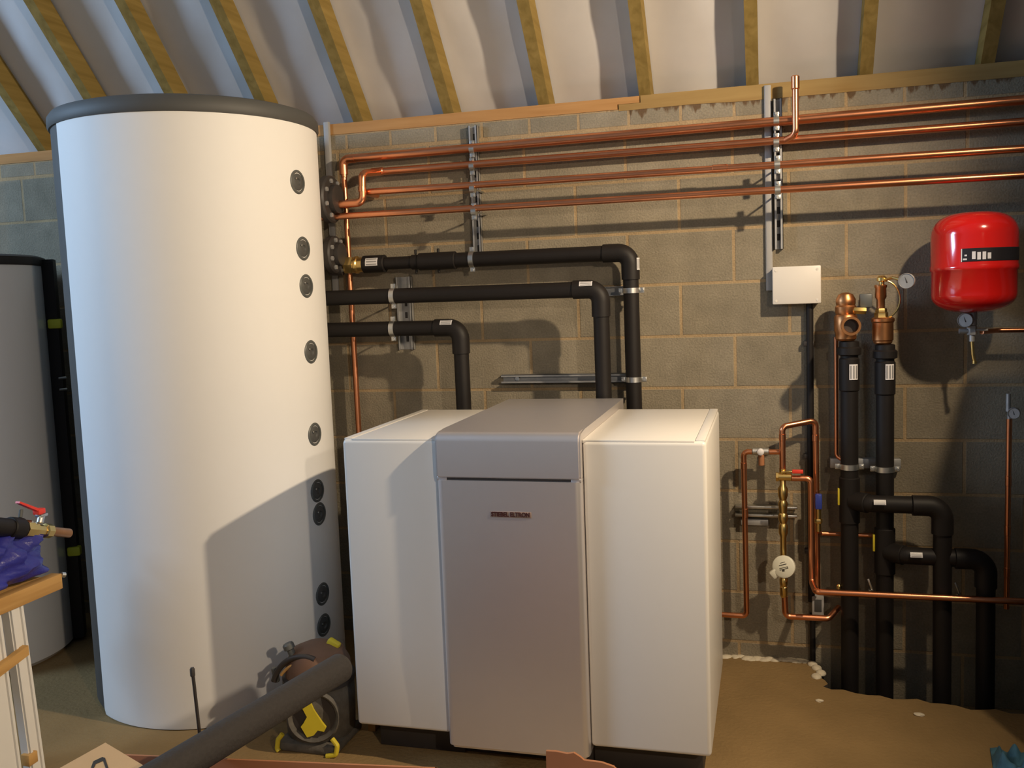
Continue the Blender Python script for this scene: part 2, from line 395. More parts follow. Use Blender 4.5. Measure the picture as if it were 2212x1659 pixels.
for i in SEEN:
    x = RAFX[i]
    b = B(); a = V(0, 0, ZP)+tn*(-.20); e = V(0, 0, ZP)+tn*(3.2/cos(PITCH))
    c = [a, e, e+nrm*.1, a+nrm*.1]
    prism(b, [(p.y, p.z) for p in c], x-.025, x+.025, 'x')
    o = P('rafter', b, 'rafter')
    tag(o, rl.get(i, 'timber rafter beyond the right edge of the picture'), 'rafter', 'sloping roof rafters')
# wall plates with a half-lap joint at x = -.5
xj = -.525
b = B(); prism(b, [(XL, 2.397), (-.62, 2.397), (-.62, 2.418), (xj, 2.418), (xj, 2.446), (XL, 2.446)], -.004, .10, 'y')
tag(P('wall_plate', b, 'plate'), 'orange timber wall plate over the blocks, running from the left to the joint', 'wall plate', 'timber wall plates')
b = B(); prism(b, [(-.615, 2.390), (-.3, 2.392), (-.1, 2.386), (XR, 2.388), (XR, 2.448), (xj+.004, 2.448), (xj+.004, 2.4175), (-.615, 2.4175)], -.002, .10, 'y')
tag(P('wall_plate', b, 'plate2'), 'brown mortar-stained timber wall plate on the right, passing the trunking', 'wall plate', 'timber wall plates')
# ================================================================ BIG TANK
TC = V(-2.322, -.613, 0); TR = .522
def ang(a, r=TR): return V(TC.x+r*cos(a), TC.y+r*sin(a), 0)
t = T('buffer_tank', 'tall white cylindrical buffer tank with grey lid and a column of plugged ports', 'water tank', TC)
# white jacket from front round to right, grey closing strip on its back left
b = B(); A0, A1 = radians(-121), radians(62)
lathe(b, [(TR-.02, .0), (TR-.004, .004), (TR, .03), (TR, 2.34)], TC, V(0, 0, 1), 120, a0=A0, a1=A1); P('jacket', b, 'white', t)
b = B(); lathe(b, [(TR-.02, .0), (TR-.012, .01), (TR-.003, .03), (TR-.003, 2.34)], TC, V(0, 0, 1), 80, a0=A1, a1=A0+2*pi)
P('jacket_strip', b, 'grey', t, 'dark grey closing strip up the back of the jacket')
b = B(); lathe(b, [(TR-.03, 2.325), (TR+.004, 2.332), (TR+.009, 2.342), (TR+.008, 2.375), (TR-.004, 2.392), (TR-.03, 2.40), (0, 2.402)], TC, V(0, 0, 1), 120)
P('lid', b, 'grey', t, 'dark grey tank lid')
ports = [2.101, 1.839, 1.689, 1.422, 1.084, .849, .751, .414, .282]
offs = [-6.4, -5.1, -4.3, -3.6, -4.5, -5.0, -4.5, -5.7, -6.1]
for z, a in zip(ports, offs):
    a = radians(a); d = V(cos(a), sin(a), 0); o = V(TC.x, TC.y, z)+d*(TR-.012)
    b = B(); lathe(b, [(.048, 0), (.048, .0125), (.044, .016), (.037, .0155), (.036, .010), (.0, .009)], o, d, 28)
    pl = P('port_plug', b, 'plug', t)
    b = B(); lathe(b, [(.034, .007), (.034, .013), (.027, .017), (.014, .017), (.010, .012), (0, .012)], o, d, 24); P('plug_cap', b, 'grey', pl)
    b = B(); q = o+d*.017+V(-d.y, d.x, 0)*(-.022)+V(0, 0, .012); cyl(b, q, q+d*.006, .004, 10, .001); P('plug_pin', b, 'zinc', pl)
def flange(z, y, x0, r, nb, name='port_flange'):
    o = V(x0, y, z); b = B(); cyl(b, o-V(.14, 0, 0), o, r*.55, 28)
    lathe(b, [(r*.9, -.012), (r, -.006), (r, .018), (r*.93, .026), (r*.62, .028), (r*.60, .05), (r*.45, .055), (0, .055)], o, V(1, 0, 0), 40)
    fl_ = P(name, b, 'dark', t)
    b = B()
    for k in range(nb):
        a = 2*pi*k/nb+.3; q = o+V(.02, cos(a)*r*.78, sin(a)*r*.78); hexnut(b, q, q+V(.016, 0, 0), .011)
    PE('bolt', b, 'zincd', fl_)
flange(2.078, -.20, -1.905, .105, 8); flange(1.835, -.15, -1.925, .085, 8)
# ================================================================ SECOND TANK
T2 = V(-3.72, -.60, 0); R2 = .455
t = T('buffer_tank', 'shorter white tank with dark lid standing left of and behind the big tank', 'water tank', T2)
a0, a1 = radians(-140), radians(31)
b = B(); lathe(b, [(R2-.02, 0), (R2, .02), (R2, 1.845)], T2, V(0, 0, 1), 100, a0=a0, a1=a1); P('jacket', b, 'white2', t)
b = B(); lathe(b, [(R2-.02, 0), (R2-.004, .02), (R2-.004, 1.845)], T2, V(0, 0, 1), 80, a0=a1, a1=a0+2*pi); P('jacket_strip', b, 'dark', t)
b = B(); lathe(b, [(R2-.03, 1.835), (R2+.004, 1.84), (R2+.008, 1.85), (R2+.006, 1.878), (R2-.02, 1.888), (0, 1.89)], T2, V(0, 0, 1), 100); P('lid', b, 'dark', t)
b = B(); lathe(b, [(R2-.03, .02), (R2+.052, .02), (R2+.052, 1.87), (R2-.03, 1.87)], T2, V(0, 0, 1), 16, a0=radians(28), a1=radians(60))
for a in (28, 60):
    a = radians(a); d = V(cos(a), sin(a), 0)
    _add(b, [T2+d*(R2-.03)+V(0, 0, .02), T2+d*(R2+.052)+V(0, 0, .02), T2+d*(R2+.052)+V(0, 0, 1.87), T2+d*(R2-.03)+V(0, 0, 1.87)], [(0, 1, 2, 3)])
bmesh.ops.remove_doubles(b, verts=b.verts[:], dist=.0005)
st = P('closing_strip', b, 'black', t, 'black vertical closing strip with lime tags')
for z, h in ((1.565, .045), (.455, .045)):
    a = radians(29); d = V(cos(a), sin(a), 0); q = T2+d*(R2+.038)+V(0, 0, z)
    b = B(); box(b, q-V(.03, .022, h/2), q+V(.03, .022, h/2), .008, Matrix.Rotation(a, 3, 'Z')); P('tag', b, 'yg', st, 'lime yellow tag on the black strip')
for z in (1.305, 1.25):
    a = radians(29); d = V(cos(a), sin(a), 0); q = T2+d*(R2+.045)+V(0, 0, z)
    b = B(); cyl(b, q-V(.0, .02, 0), q+V(.02, .01, 0), .006, 10, .002); P('stud', b, 'zinc', st)
# ================================================================ HEAT PUMP
HX0, HX1, HYF, HYB, HT = -1.425, -.192, -1.180, -.415, 1.154
MX0, MX1 = -1.073, -.584
t = T('heat_pump', 'floor-standing white heat pump with a protruding silver-grey middle module', 'heat pump', ((HX0+HX1)/2, HYF, 0))
def side(x0, x1, strip):
    b = B(); box(b, (x0, HYF, .125), (x1, HYB, HT-.004), .014, seg=4)
    s = P('side_module', b, 'enamel', t)
    b = B()
    if strip < 0: box(b, (x0+.004, HYF+.012, HT-.012), (x0+.034, HYB, HT), .002); box(b, (x0+.036, HYF+.004, HT-.012), (x1, HYB, HT-.001), .002)
    else: box(b, (x1-.034, HYF+.012, HT-.012), (x1-.004, HYB, HT), .002); box(b, (x0, HYF+.004, HT-.012), (x1-.036, HYB, HT-.001), .002)
    P('top_panel', b, 'enamel', s)
side(HX0, MX0-.001, -1); side(MX1+.001, HX1, 1)
def curved(z0, z1, back, name, m, r=.035, toprad=0):
    """middle module with rounded vertical front edges (plan profile extruded)"""
    y0 = HYF-.034; pts = []
    n = 6
    pts.append((MX0, back)); 
    for k in range(n+1): a = pi+pi/2*k/n; pts.append((MX0+r+r*cos(a), y0+r+r*sin(a)))
    for k in range(n+1): a = -pi/2+pi/2*k/n; pts.append((MX1-r+r*cos(a), y0+r+r*sin(a)))
    pts.append((MX1, back))
    b = B(); prism(b, pts, z0, z1, 'z')
    return b
b = curved(.090, 1.021, -.50, 'x', 'x', .022)
e = [q for q in b.edges if abs(q.verts[0].co.z-.09) < 1e-4 and abs(q.verts[1].co.z-.09) < 1e-4]
bmesh.ops.bevel(b, geom=e, offset=.012, segments=3, affect='EDGES')
fp = P('front_panel', b, 'silver', t)
b = B(); yb = -.285; y0 = HYF-.034; r = .03; pr = [(yb, 1.030), (y0+.004, 1.030), (y0, 1.034), (y0, 1.181-r)]
pr += [(y0+r-r*cos(pi/2*k/8), 1.181-r+r*sin(pi/2*k/8)) for k in range(1, 9)]+[(yb, 1.181)]
prism(b, pr, MX0, MX1, 'x')
e = [q for q in b.edges if abs(abs(q.verts[0].co.x-q.verts[1].co.x)) < 1e-6 and q.verts[0].co.y < -1. and q.verts[1].co.y < -1.]
bmesh.ops.bevel(b, geom=e, offset=.006, segments=2, affect='EDGES'); P('top_hood', b, 'silver', t)
b = B(); box(b, (MX0+.032, HYF-.024, 1.015), (MX1-.032, -.5, 1.036)); P('shadow_gap', b, 'dark', t, 'dark gap under the hood')
b = B(); box(b, (HX0+.035, HYF+.11, 0), (MX0+.01, HYB-.02, .13), .004); box(b, (MX1-.01, HYF+.11, 0), (HX1-.035, HYB-.02, .13), .004); box(b, (MX0, HYF+.125, 0.0), (MX1, HYB-.02, .10), .004)
P('plinth', b, 'dark', t, 'dark plinth')
b = B(); box(b, (MX0, HYF-.026, 1.018), (MX0+.034, -.5, 1.033), .002); P('gap_end', b, 'silver', t)
b = B(); box(b, (MX1-.034, HYF-.026, 1.018), (MX1, -.5, 1.033), .002); P('gap_end', b, 'silver', t)
# badge with the maker's lettering
def text_mesh(s, size, depth=.001):
    c = bpy.data.curves.new('txt', 'FONT'); c.body = s; c.size = size; c.extrude = depth; c.align_x = 'CENTER'; c.align_y = 'CENTER'
    c.offset = .0006
    o = bpy.data.objects.new('txt', c); COL.objects.link(o); dg = bpy.context.evaluated_depsgraph_get(); dg.update()
    me = bpy.data.meshes.new_from_object(o.evaluated_get(dg)); bpy.data.objects.remove(o); bpy.data.curves.remove(c); return me
yq = HYF-.034
b = B(); box(b, (-.890, yq-.0012, .901), (-.751, yq+.002, .921), .0006); bd = P('badge', b, 'badge', fp)
me = text_mesh('STIEBEL ELTRON', .0205); b = B(); b.from_mesh(me)
xs = [v.co.x for v in b.verts]; w0 = max(xs)-min(xs)
for v in b.verts: v.co = V(-.8205+v.co.x*.130/w0, yq-.0018-v.co.z, .911+v.co.y)
P('lettering', b, 'ink', bd, 'dark red maker lettering')
# ================================================================ COPPER PIPE RUNS
R28 = .0160; R22 = .0130; R35 = .0190; R15 = .0085
XE = 1.6   # pipes carry on beyond the picture
def ext(p, q, x): return p+(q-p)*((x-p.x)/(q.x-p.x))
def coupling(bm, p, d, r, l=.03): d = d.normalized(); lathe(bm, [(r, -l), (r*1.12, -l*.93), (r*1.12, l*.93), (r, l)], p, d, 18)
# run 1 turns down at the left and drops behind the heat pump
d = .06
p0, p1 = W(741, 344, d), W(2212, 216, d)
v0, v1 = W(741, 420, d), W(777, 935, d)
p0 = V(p0.x, -d, p0.z)
t = T('copper_pipe', 'topmost horizontal copper pipe, turning down beside the tank and dropping behind the heat pump', 'pipe', p0, 'long copper pipes high on the wall')
b = B(); tube(b, [p0+V(.03, 0, 0), ext(p0, p1, XE)], R35, n=18); P('pipe_run', b, 'copper', t)
b = B(); tube(b, [p0+V(.06, 0, -.001), p0+V(0, 0, 0), p0+V(.0, 0, -.07)], R35*1.06, R=.035, n=18); P('elbow', b, 'copper', t)
xv = p0.x
b = B(); tube(b, [V(xv, -d, p0.z-.04), V(xv+.006, -d, 0.9), V(xv+.01, -d, .35)], R22*1.0, n=16); coupling(b, V(xv+.001, -d, 2.215), V(0, 0, 1), R22*1.0, .025); P('drop_pipe', b, 'copper', t)
# run 2 with the S-bend to the tank port
p0, p1 = W(783, 374, d), W(2212, 263, d)
t = T('copper_pipe', 'second horizontal copper pipe from the top, with a bright S-bend at the tank end', 'pipe', p0, 'long copper pipes high on the wall')
b = B(); tube(b, [p0+V(.09, 0, .001), ext(p0, p1, XE)], R28, n=18); coupling(b, p0+V(.075, 0, .002), p1-p0, R28, .03); P('pipe_run', b, 'copper', t)
k1 = W(782, 375, .19); k2 = W(784, 438, .19); k3 = W(740, 441, .20)
b = B(); tube(b, [p0+V(.10, 0, .001), V(k1.x+.03, -.06, p0.z), k1, k2, V(k3.x-.03, k3.y, k3.z)], R28*1.06, R=.03, n=18)
coupling(b, k2+V(0, 0, .06), V(0, 0, 1), R28, .012); P('s_bend', b, 'copper', t)
# run 3 / 4 stand further off the wall
d3 = .16; p0, p1 = W(800, 415, d3), W(2212, 321, d3)
t = T('copper_pipe', 'third horizontal copper pipe from the top, its end hidden behind the bright S-bend', 'pipe', p0, 'long copper pipes high on the wall')
b = B(); tube(b, [V(p0.x-.03, -.02, p0.z+.001), V(p0.x-.03, p0.y, p0.z+.001), ext(p0, p1, XE)], R22*1.15, R=.03, n=18); coupling(b, W(1555, 364, d3), p1-p0, R22*1.15, .03); P('pipe_run', b, 'copper', t)
d4 = .19; p0, p1 = W(722, 468, d4), W(2212, 378, d4)
t = T('copper_pipe', 'lowest of the four long horizontal copper pipes, reaching the tank flange', 'pipe', p0, 'long copper pipes high on the wall')
b = B(); tube(b, [V(p0.x-.06, p0.y, p0.z), ext(p0, p1, XE)], R22*1.1, n=18); P('pipe_run', b, 'copper', t)
# short riser over the top run into the roof
a = W(1718, 168, .10); c = W(1719, 296, .10); q = W(1719, 300, .06)
t = T('riser_pipe', 'short bright copper pipe rising from the second run in front of the wall plate', 'pipe', q)
b = B(); tube(b, [V(a.x, -.10, a.z), V(c.x, -.10, c.z+.01), V(q.x-.045, -.06, q.z-.004)], R22, R=.03, n=16); P('pipe_run', b, 'copper', t)
b = B(); lathe(b, [(R22*1.02, 0), (R22*1.25, .004), (R22*1.25, .05), (R22*1.02, .054)], V(a.x, -.10, 2.425-.03), V(0, 0, 1), 16); P('coupling', b, 'copper', t)
# ================================================================ SLOTTED CHANNELS WITH CLIPS
def channel(p_top, p_bot, w, dep, name, label, slots=True, group='galvanised slotted channels', axis='z'):
    t = T(name, label, 'channel', (p_top+p_bot)/2, group)
    b = B(); x = (p_top.x+p_bot.x)/2
    z0, z1 = min(p_top.z, p_bot.z), max(p_top.z, p_bot.z)
    # C section: back web on the wall, two flanges, two lips
    box(b, (x-w/2, -.003, z0), (x+w/2, -.0005, z1)); box(b, (x-w/2, -dep, z0), (x-w/2+.0025, -.0005, z1)); box(b, (x+w/2-.0025, -dep, z0), (x+w/2, -.0005, z1))
    box(b, (x-w/2, -dep, z0), (x-w/2+.010, -dep+.0025, z1)); box(b, (x+w/2-.010, -dep, z0), (x+w/2, -dep+.0025, z1))
    P('channel_body', b, 'zincd', t)
    if slots:
        b = B(); z = z0+.05
        while z < z1-.03:
            box(b, (x-.006, -.0055, z-.014), (x+.006, -.0028, z+.014), .001); z += .055
        PE('slot', b, 'dark', t)
    return t
def clip_on(parent, c, axis, r, up, wall=True, m='zinc'):
    """two-part pipe clip round pipe centre c, running along axis, ears along up"""
    axis = axis.normalized(); up = (up-axis*up.dot(axis)).normalized()
    b = B(); lathe(b, [(r+.0005, -.011), (r+.0035, -.011), (r+.0035, .011), (r+.0005, .011)], c, axis, 26)
    out = axis.cross(up)
    for s in (1, -1):
        q = c+up*s*(r+.012); u, w = up, out
        me = B(); box(me, (-.011, -.009, -.004), (.011, .009, .004), .001)
        R = Matrix((axis, up, out)).transposed()
        for v in me.verts: v.co = q + R @ V(v.co.x, v.co.y, v.co.z)
        m2 = bpy.data.meshes.new('t'); me.to_mesh(m2); me.free(); b.from_mesh(m2); bpy.data.meshes.remove(m2)
    if wall: tube(b, [V(c.x, c.y+r, c.z), V(c.x, -.002, c.z)], .004, n=10)
    k = P('pipe_clip', b, m, parent)
    b = B()
    for s in (1, -1):
        q = c+up*s*(r+.014); hexnut(b, q-out*.010, q+out*.010, .0065)
    PE('bolt', b, 'zinc', k); return k
xdir = V(1, 0, 0)
t = channel(W(1021, 272, .02), W(1033, 560, .02), .041, .03, 'slotted_channel', 'slotted steel channel with pipe clips on the wall above the heat pump')
for px, py, dd, r in ((1020, 322, .06, R28), (1020, 360, .06, R28), (1021, 408, d3, R22*1.15), (1024, 457, d4, R22*1.1)):
    clip_on(t, W(px, py, dd), xdir+V(0, 0, .0), r, V(0, -.0, 1))
CHA = t
t = channel(W(1679, 214, .02), W(1683, 538, .02), .036, .03, 'slotted_channel', 'slotted steel channel with pipe clips standing just right of the trunking')
for px, py, dd, r in ((1677, 262, .06, R28), (1677, 308, .06, R28), (1679, 356, d3, R22*1.15), (1680, 411, d4, R22*1.1)):
    clip_on(t, W(px, py, dd), xdir, r, V(0, 0, 1))
# trunkings
def trunk(pt, pb, w, dep, label):
    b = B(); x = (pt.x+pb.x)/2; box(b, (x-w/2, -dep, pb.z), (x+w/2, -.0005, pt.z), .003); box(b, (x-w/2+.003, -dep-.002, pb.z+.001), (x+w/2-.003, -dep+.002, pt.z-.001), .002)
    return tag(P('cable_trunking', b, 'trunk'), label, 'cable trunking', 'grey cable trunking')
trunk(W(1657, 183, .02), W(1663, 628, .02), .028, .016, 'grey cable trunking dropping from the wall plate to the junction box')
trunk(W(711, 262, .02), W(716, 640, .02), .03, .016, 'bluish grey cable trunking between the big tank and the copper drop pipe')
# ================================================================ BLACK LAGGED PIPES TO THE HEAT PUMP
RB = .0335
def sock(b, p, q, r): lathe(b, [(r-.004, 0), (r, .003), (r, (q-p).length-.003), (r-.004, (q-p).length)], p, q-p, 28)
def label_on(parent, c, axis, face, r, l, w, m='label', stripes=3):
    """curved sticker on a pipe of radius r, with dark print lines"""
    axis = axis.normalized(); face = (face-axis*face.dot(axis)).normalized(); side = axis.cross(face)
    b = B(); n = 6; half = w/2/r; g = []
    for k in range(n+1):
        a = -half+2*half*k/n; o = face*cos(a)+side*sin(a)
        g.append((b.verts.new(c+o*(r+.0012)-axis*l/2), b.verts.new(c+o*(r+.0012)+axis*l/2)))
    for a, c2 in zip(g, g[1:]):
        f = b.faces.new((a[0], c2[0], c2[1], a[1])); f.smooth = True
    lb = P('label_sticker', b, m, parent)
    b = B()
    for k in range(stripes):
        a = -half+2*half*(k+.5)/stripes; da = half*.16
        vs = [c+(face*cos(a+s*da)+side*sin(a+s*da))*(r+.0018)+axis*e*l*.42 for s, e in ((-1, -1), (1, -1), (1, 1), (-1, 1))]
        _add(b, vs, [(0, 1, 2, 3)])
    PE('print_line', b, 'zincd', lb)
FR = V(.15, -1, .25)
def black_pipe(label, pa, corner, zend, xtop, grp='black pipes into the heat pump'):
    t = T('lagged_pipe', label, 'pipe', corner, grp)
    z = corner.z; y = corner.y
    b = B(); tube(b, [pa, V(corner.x-.06, y, z)], RB, n=28); P('pipe_run', b, 'black', t)
    b = B(); tube(b, [V(corner.x, y, z-.06), V(corner.x+.004, y, zend)], RB, n=28); P('drop_pipe', b, 'black', t)
    b = B(); tube(b, [V(corner.x-.115, y, z), V(corner.x, y, z), V(corner.x, y, z-.115)], RB+.0055, R=.052, n=28); P('elbow', b, 'black', t)
    return t
dA, dB, dC = .105, .225, .197
cA = W(1361, 545, dA); cB = W(1297, 624, dB); cC = W(994, 707, dC)
aA = W(890, 550, dA)
tA = black_pipe('uppermost black pipe, starting at the brass union and dropping behind the right module', V(aA.x, -dA, cA.z+.002), cA, .6, 0)
p = W(785, 551, dA); q = W(832, 550, dA); r_ = W(905, 549, dA); s_ = W(985, 548, dA); zc = cA.z+.002
for u in (p, q, r_, s_): u.z = zc; u.y = -dA
b = B(); sock(b, p, q, .040); tube(b, [q-V(.01, 0, 0), r_], .0285, n=26); sock(b, r_, s_, .0395)
for xx in (W(897, 530, dA).x, W(946, 530, dA).x): cyl(b, V(xx, -dA, zc+.034), V(xx, -dA, zc+.056), .006, 12, .002); cyl(b, V(xx, -dA, zc-.034), V(xx, -dA, zc-.052), .006, 12, .002)
P('coupler', b, 'black', tA)
label_on(tA, (p+q)/2, xdir, FR, .040, .06, .036)
cl = W(1380, 565, dA); label_on(tA, V(cA.x+.002, -dA, cA.z-.05), V(0, 0, 1), V(.9, -.5, 0), RB+.0055, .05, .02)
# brass union and valve at the tank
p = W(742, 553, .13); 
t = T('brass_union', 'brass union and black valve joining the uppermost black pipe to the tank', 'pipe fitting', V(p.x, -dA, zc))
xa, xb = W(745, 553, dA).x, W(788, 551, dA).x
b = B(); hexnut(b, V(xa, -dA, zc), V(xa+.045, -dA, zc), .042); cyl(b, V(xa+.04, -dA, zc), V(xb+.004, -dA, zc), .034, 28, .004); lathe(b, [(.036, 0), (.040, .004), (.040, .014), (.036, .018)], V(xa+.05, -dA, zc), xdir, 28)
P('union_nut', b, 'brass', t)
b = B(); tube(b, [V(xa-.14, -dA-.03, zc+.004), V(xa+.004, -dA, zc)], .030, n=24); sock(b, V(xa-.075, -dA-.015, zc+.002), V(xa-.01, -dA, zc), .046); P('valve_body', b, 'dark', t)
b = B()
for a in (.6, 2.2, 3.8, 5.4): q = V(xa-.02, -dA+.036*cos(a), zc+.036*sin(a)); hexnut(b, q, q+V(.022, 0, 0), .008)
PE('bolt', b, 'zinc', t)
tB = black_pipe('middle black pipe leaving the tank and dropping behind the silver-grey module', V(-1.972, -dB, cB.z+.004), cB, .6, 0)
q = W(1265, 611, dB+.03); label_on(tB, V(q.x, -dB, cB.z), xdir, V(0, -1, .8), RB+.0055, .055, .024)
tC = black_pipe('lowest black pipe leaving the tank and dropping behind the left white module', V(-1.965, -dC, cC.z+.004), cC, .6, 0)
q = W(963, 694, dC+.03); label_on(tC, V(q.x, -dC, cC.z), xdir, V(0, -1, .8), RB+.0055, .055, .024)
# brackets carrying those pipes
clip_on(CHA, V(W(1020, 549, dA).x, -dA, zc), xdir, RB, V(0, 0, 1))
t = channel(W(872, 598, .02), W(878, 755, .02), .075, .03, 'slotted_channel', 'short slotted channel carrying two black pipes beside the copper drop pipe')
clip_on(t, V(W(850, 634, dB).x, -dB, cB.z+.002), xdir, RB, V(0, 0, 1)); clip_on(t, V(W(850, 711, dC).x, -dC, cC.z+.002), xdir, RB, V(0, 0, 1))
a, c = W(1085, 812, .02), W(1385, 822, .02)
t = T('slotted_channel', 'long horizontal slotted channel low on the wall, clipping the outer black drop pipe', 'channel', (a+c)/2, 'galvanised slotted channels')
b = B(); zc2 = (a.z+c.z)/2; h = .041
box(b, (a.x, -.003, zc2-h/2), (c.x, -.0005, zc2+h/2)); box(b, (a.x, -.041, zc2+h/2-.0025), (c.x, -.0005, zc2+h/2)); box(b, (a.x, -.041, zc2-h/2), (c.x, -.0005, zc2-h/2+.0025))
box(b, (a.x, -.041, zc2-h/2), (c.x, -.0385, zc2-h/2+.010)); box(b, (a.x, -.041, zc2+h/2-.010), (c.x, -.0385, zc2+h/2)); P('channel_body', b, 'zincd', t)
b = B(); q = W(1118, 813, .005); hexnut(b, V(q.x, -.012, zc2), V(q.x, -.003, zc2), .012); P('fixing_bolt', b, 'zinc', t)
clip_on(t, V(cA.x+.004, -dA, zc2), V(0, 0, 1), RB, V(1, 0, 0))
a = W(1300, 625, .02); c = W(1392, 625, .02); zc3 = W(1380, 627, dA).z
t = T('slotted_channel', 'short horizontal channel beside the outer black elbow, with a shiny clip', 'channel', a, 'galvanised slotted channels')
b = B(); box(b, (a.x, -.035, zc3-.02), (c.x-.03, -.0005, zc3-.0175)); box(b, (a.x, -.003, zc3-.02), (c.x-.03, -.0005, zc3+.02)); box(b, (a.x, -.035, zc3+.0175), (c.x-.03, -.0005, zc3+.02)); P('channel_body', b, 'zincd', t)
clip_on(t, V(cA.x+.002, -dA, zc3), V(0, 0, 1), RB, V(1, 0, 0))
# ================================================================ JUNCTION BOX, CONDUIT, SOCKET
a, c = W(1668, 577, .07), W(1774, 655, .07)
t = T('junction_box', 'white rectangular junction box on the wall with a black conduit below', 'junction box', V((a.x+c.x)/2, 0, c.z))
b = B(); box(b, (a.x+.003, -.05, c.z+.003), (c.x-.003, -.001, a.z-.003), .004); P('box_body', b, 'boxw', t)
b = B(); box(b, (a.x, -.07, c.z), (c.x, -.049, a.z), .005); lid = P('box_lid', b, 'boxw', t)
b = B()
for sx, sz in ((a.x+.015, a.z-.015), (c.x-.015, a.z-.015), (a.x+.015, c.z+.015), (c.x-.015, c.z+.015)): cyl(b, V(sx, -.0715, sz), V(sx, -.069, sz), .005, 12)
PE('screw', b, 'boxw', lid)
a2 = W(1745, 655, .03); e2 = W(1757, 1300, .03); x0 = (a2.x+e2.x)/2
t = T('conduit', 'black vertical conduit dropping from the junction box to the small grey socket', 'conduit', V(x0, -.025, e2.z))
b = B(); tube(b, [V(x0, -.026, a2.z+.0), V(x0, -.026, e2.z)], .0145, n=16); P('conduit_tube', b, 'black', t)
for py in (742, 985, 1190):
    q = W(1745, py, .02); b = B(); box(b, (x0-.026, -.032, q.z-.010), (x0+.016, -.0005, q.z+.010), .003); P('saddle_clip', b, 'dark', t)
q0, q1 = W(1756, 1288, .04), W(1778, 1330, .04)
b = B(); box(b, (q0.x-.004, -.045, q1.z), (q1.x+.004, -.0005, q0.z), .004); sk = P('socket_box', b, 'trunk')
tag(sk, 'small grey socket box low on the wall at the foot of the conduit', 'socket')
b = B(); box(b, (q0.x+.006, -.047, q1.z+.018), (q1.x-.006, -.044, q0.z-.012), .001); P('dark_insert', b, 'dgrey', sk)
b = B(); tube(b, [V(x0+.004, -.02, q1.z+.001), V(x0+.004, -.02, -.02), V(x0+.03, -.03, -.2)], .012, R=.05, n=14); tag(P('cable', b, 'black'), 'black cable leaving the socket box down into the floor pit', 'cable')
# ================================================================ EXPANSION VESSEL
vc = W(2103, 567, .20); RV = .150; vz0, vz1 = 1.492, 1.868
VY = -.205
t = T('expansion_vessel', 'round-ended red expansion vessel on the wall with a black label', 'expansion vessel', V(vc.x, VY, vz0))
def vprof():
    pr = [(0, vz0-.002)]; R = RV
    for k in range(1, 9): a = pi/2*k/8; pr.append((R*.985*sin(a)**.75, vz0+.068*(1-cos(a))))
    zs = 1.660
    pr += [(R*.985, zs-.012), (R*1.012, zs-.008), (R*1.018, zs), (R*1.012, zs+.008), (R, zs+.012)]
    for k in range(0, 9): a = pi/2*k/8; pr.append((R*max(cos(a), 0)**.6 if k < 8 else 0, vz1-.085+.085*sin(a)))
    return pr
b = B(); lathe(b, vprof(), V(vc.x, VY, 0), V(0, 0, 1), 64); vs_ = P('vessel_shell', b, 'red', t, 'red enamel shell', sharp=50)
b = B(); a0, a1 = radians(-116), radians(-20); lathe(b, [(RV+.0008, 1.682), (RV+.0016, 1.683), (RV+.0016, 1.729), (RV+.0008, 1.730)], V(vc.x, VY, 0), V(0, 0, 1), 28, a0=a0, a1=a1)
vl = P('label_band', b, 'labelk', t, 'black label band round the shell')
b = B()
for a_, w_, h0, h1 in ((-101, 4.5, .008, .036), (-94.5, 4.5, .006, .033), (-88, 4.5, .006, .034), (-81.5, 4.5, .008, .030), (-112, 5, .006, .012), (-111, 3, .02, .026)):
    lathe(b, [(RV+.0022, 1.682+h0), (RV+.0022, 1.682+h1)], V(vc.x, VY, 0), V(0, 0, 1), 3, a0=radians(a_-w_/2), a1=radians(a_+w_/2))
PE('label_mark', b, 'label', vl)
b = B(); lathe(b, [(RV+.002, 1.682), (RV+.002, 1.729)], V(vc.x, VY, 0), V(0, 0, 1), 2, a0=radians(-117), a1=radians(-115.6)); P('label_edge', b, 'label', vl)
b = B(); box(b, (vc.x-.02, VY+RV-.01, 1.60), (vc.x+.02, -.001, 1.75), .003); P('wall_bracket', b, 'zincd', t)
# stem under the vessel with gauge
s0 = W(2097, 690, .2); s1 = W(2097, 765, .2)
b = B(); cyl(b, V(vc.x, VY, vz0-.05), V(vc.x, VY, vz0+.01), .014, 16, .002); P('stem', b, 'zincd', t)
def gauge(label, c, face, r, grp=None, stem=None):
    face = face.normalized(); g = T('pressure_gauge', label, 'gauge', c, grp)
    b = B(); lathe(b, [(r*.8, -.03), (r, -.026), (r, .002), (r*.93, .004), (r*.9, .001)], c, face, 28); P('case', b, 'zincd', g)
    b = B(); lathe(b, [(r*.9, -.001), (r*.9, .0), (0, .0005)], c, face, 28); P('dial', b, 'dial', g)
    u = face.cross(V(0, 0, 1)).normalized(); w = u.cross(face)
    b = B(); q = c+face*.002; n_ = (u*.3+w*.9).normalized(); s_ = n_.cross(face)
    _add(b, [q-n_*r*.25-s_*r*.08, q-n_*r*.25+s_*r*.08, q+n_*r*.65], [(0, 1, 2)])
    for k in range(0):
        a = radians(-40+k*32.5+0); dd = u*cos(a+pi)*-1+w*sin(a)
        dd = (-u*cos(a)+w*sin(a)); s2 = dd.cross(face); q2 = q+dd*r*.72
        _add(b, [q2-s2*r*.03, q2+s2*r*.03, q2+s2*r*.03+dd*r*.14, q2-s2*r*.03+dd*r*.14], [(0, 1, 2, 3)])
    P('needle', b, 'inkk', g); return g
CF = V(-.3, -1, .1)
g1 = W(1958, 607, .22)
gauge('pale round pressure gauge left of the red vessel, above the bronze safety valve', g1, V(-.25, -1, 0), .030, 'pressure gauges')
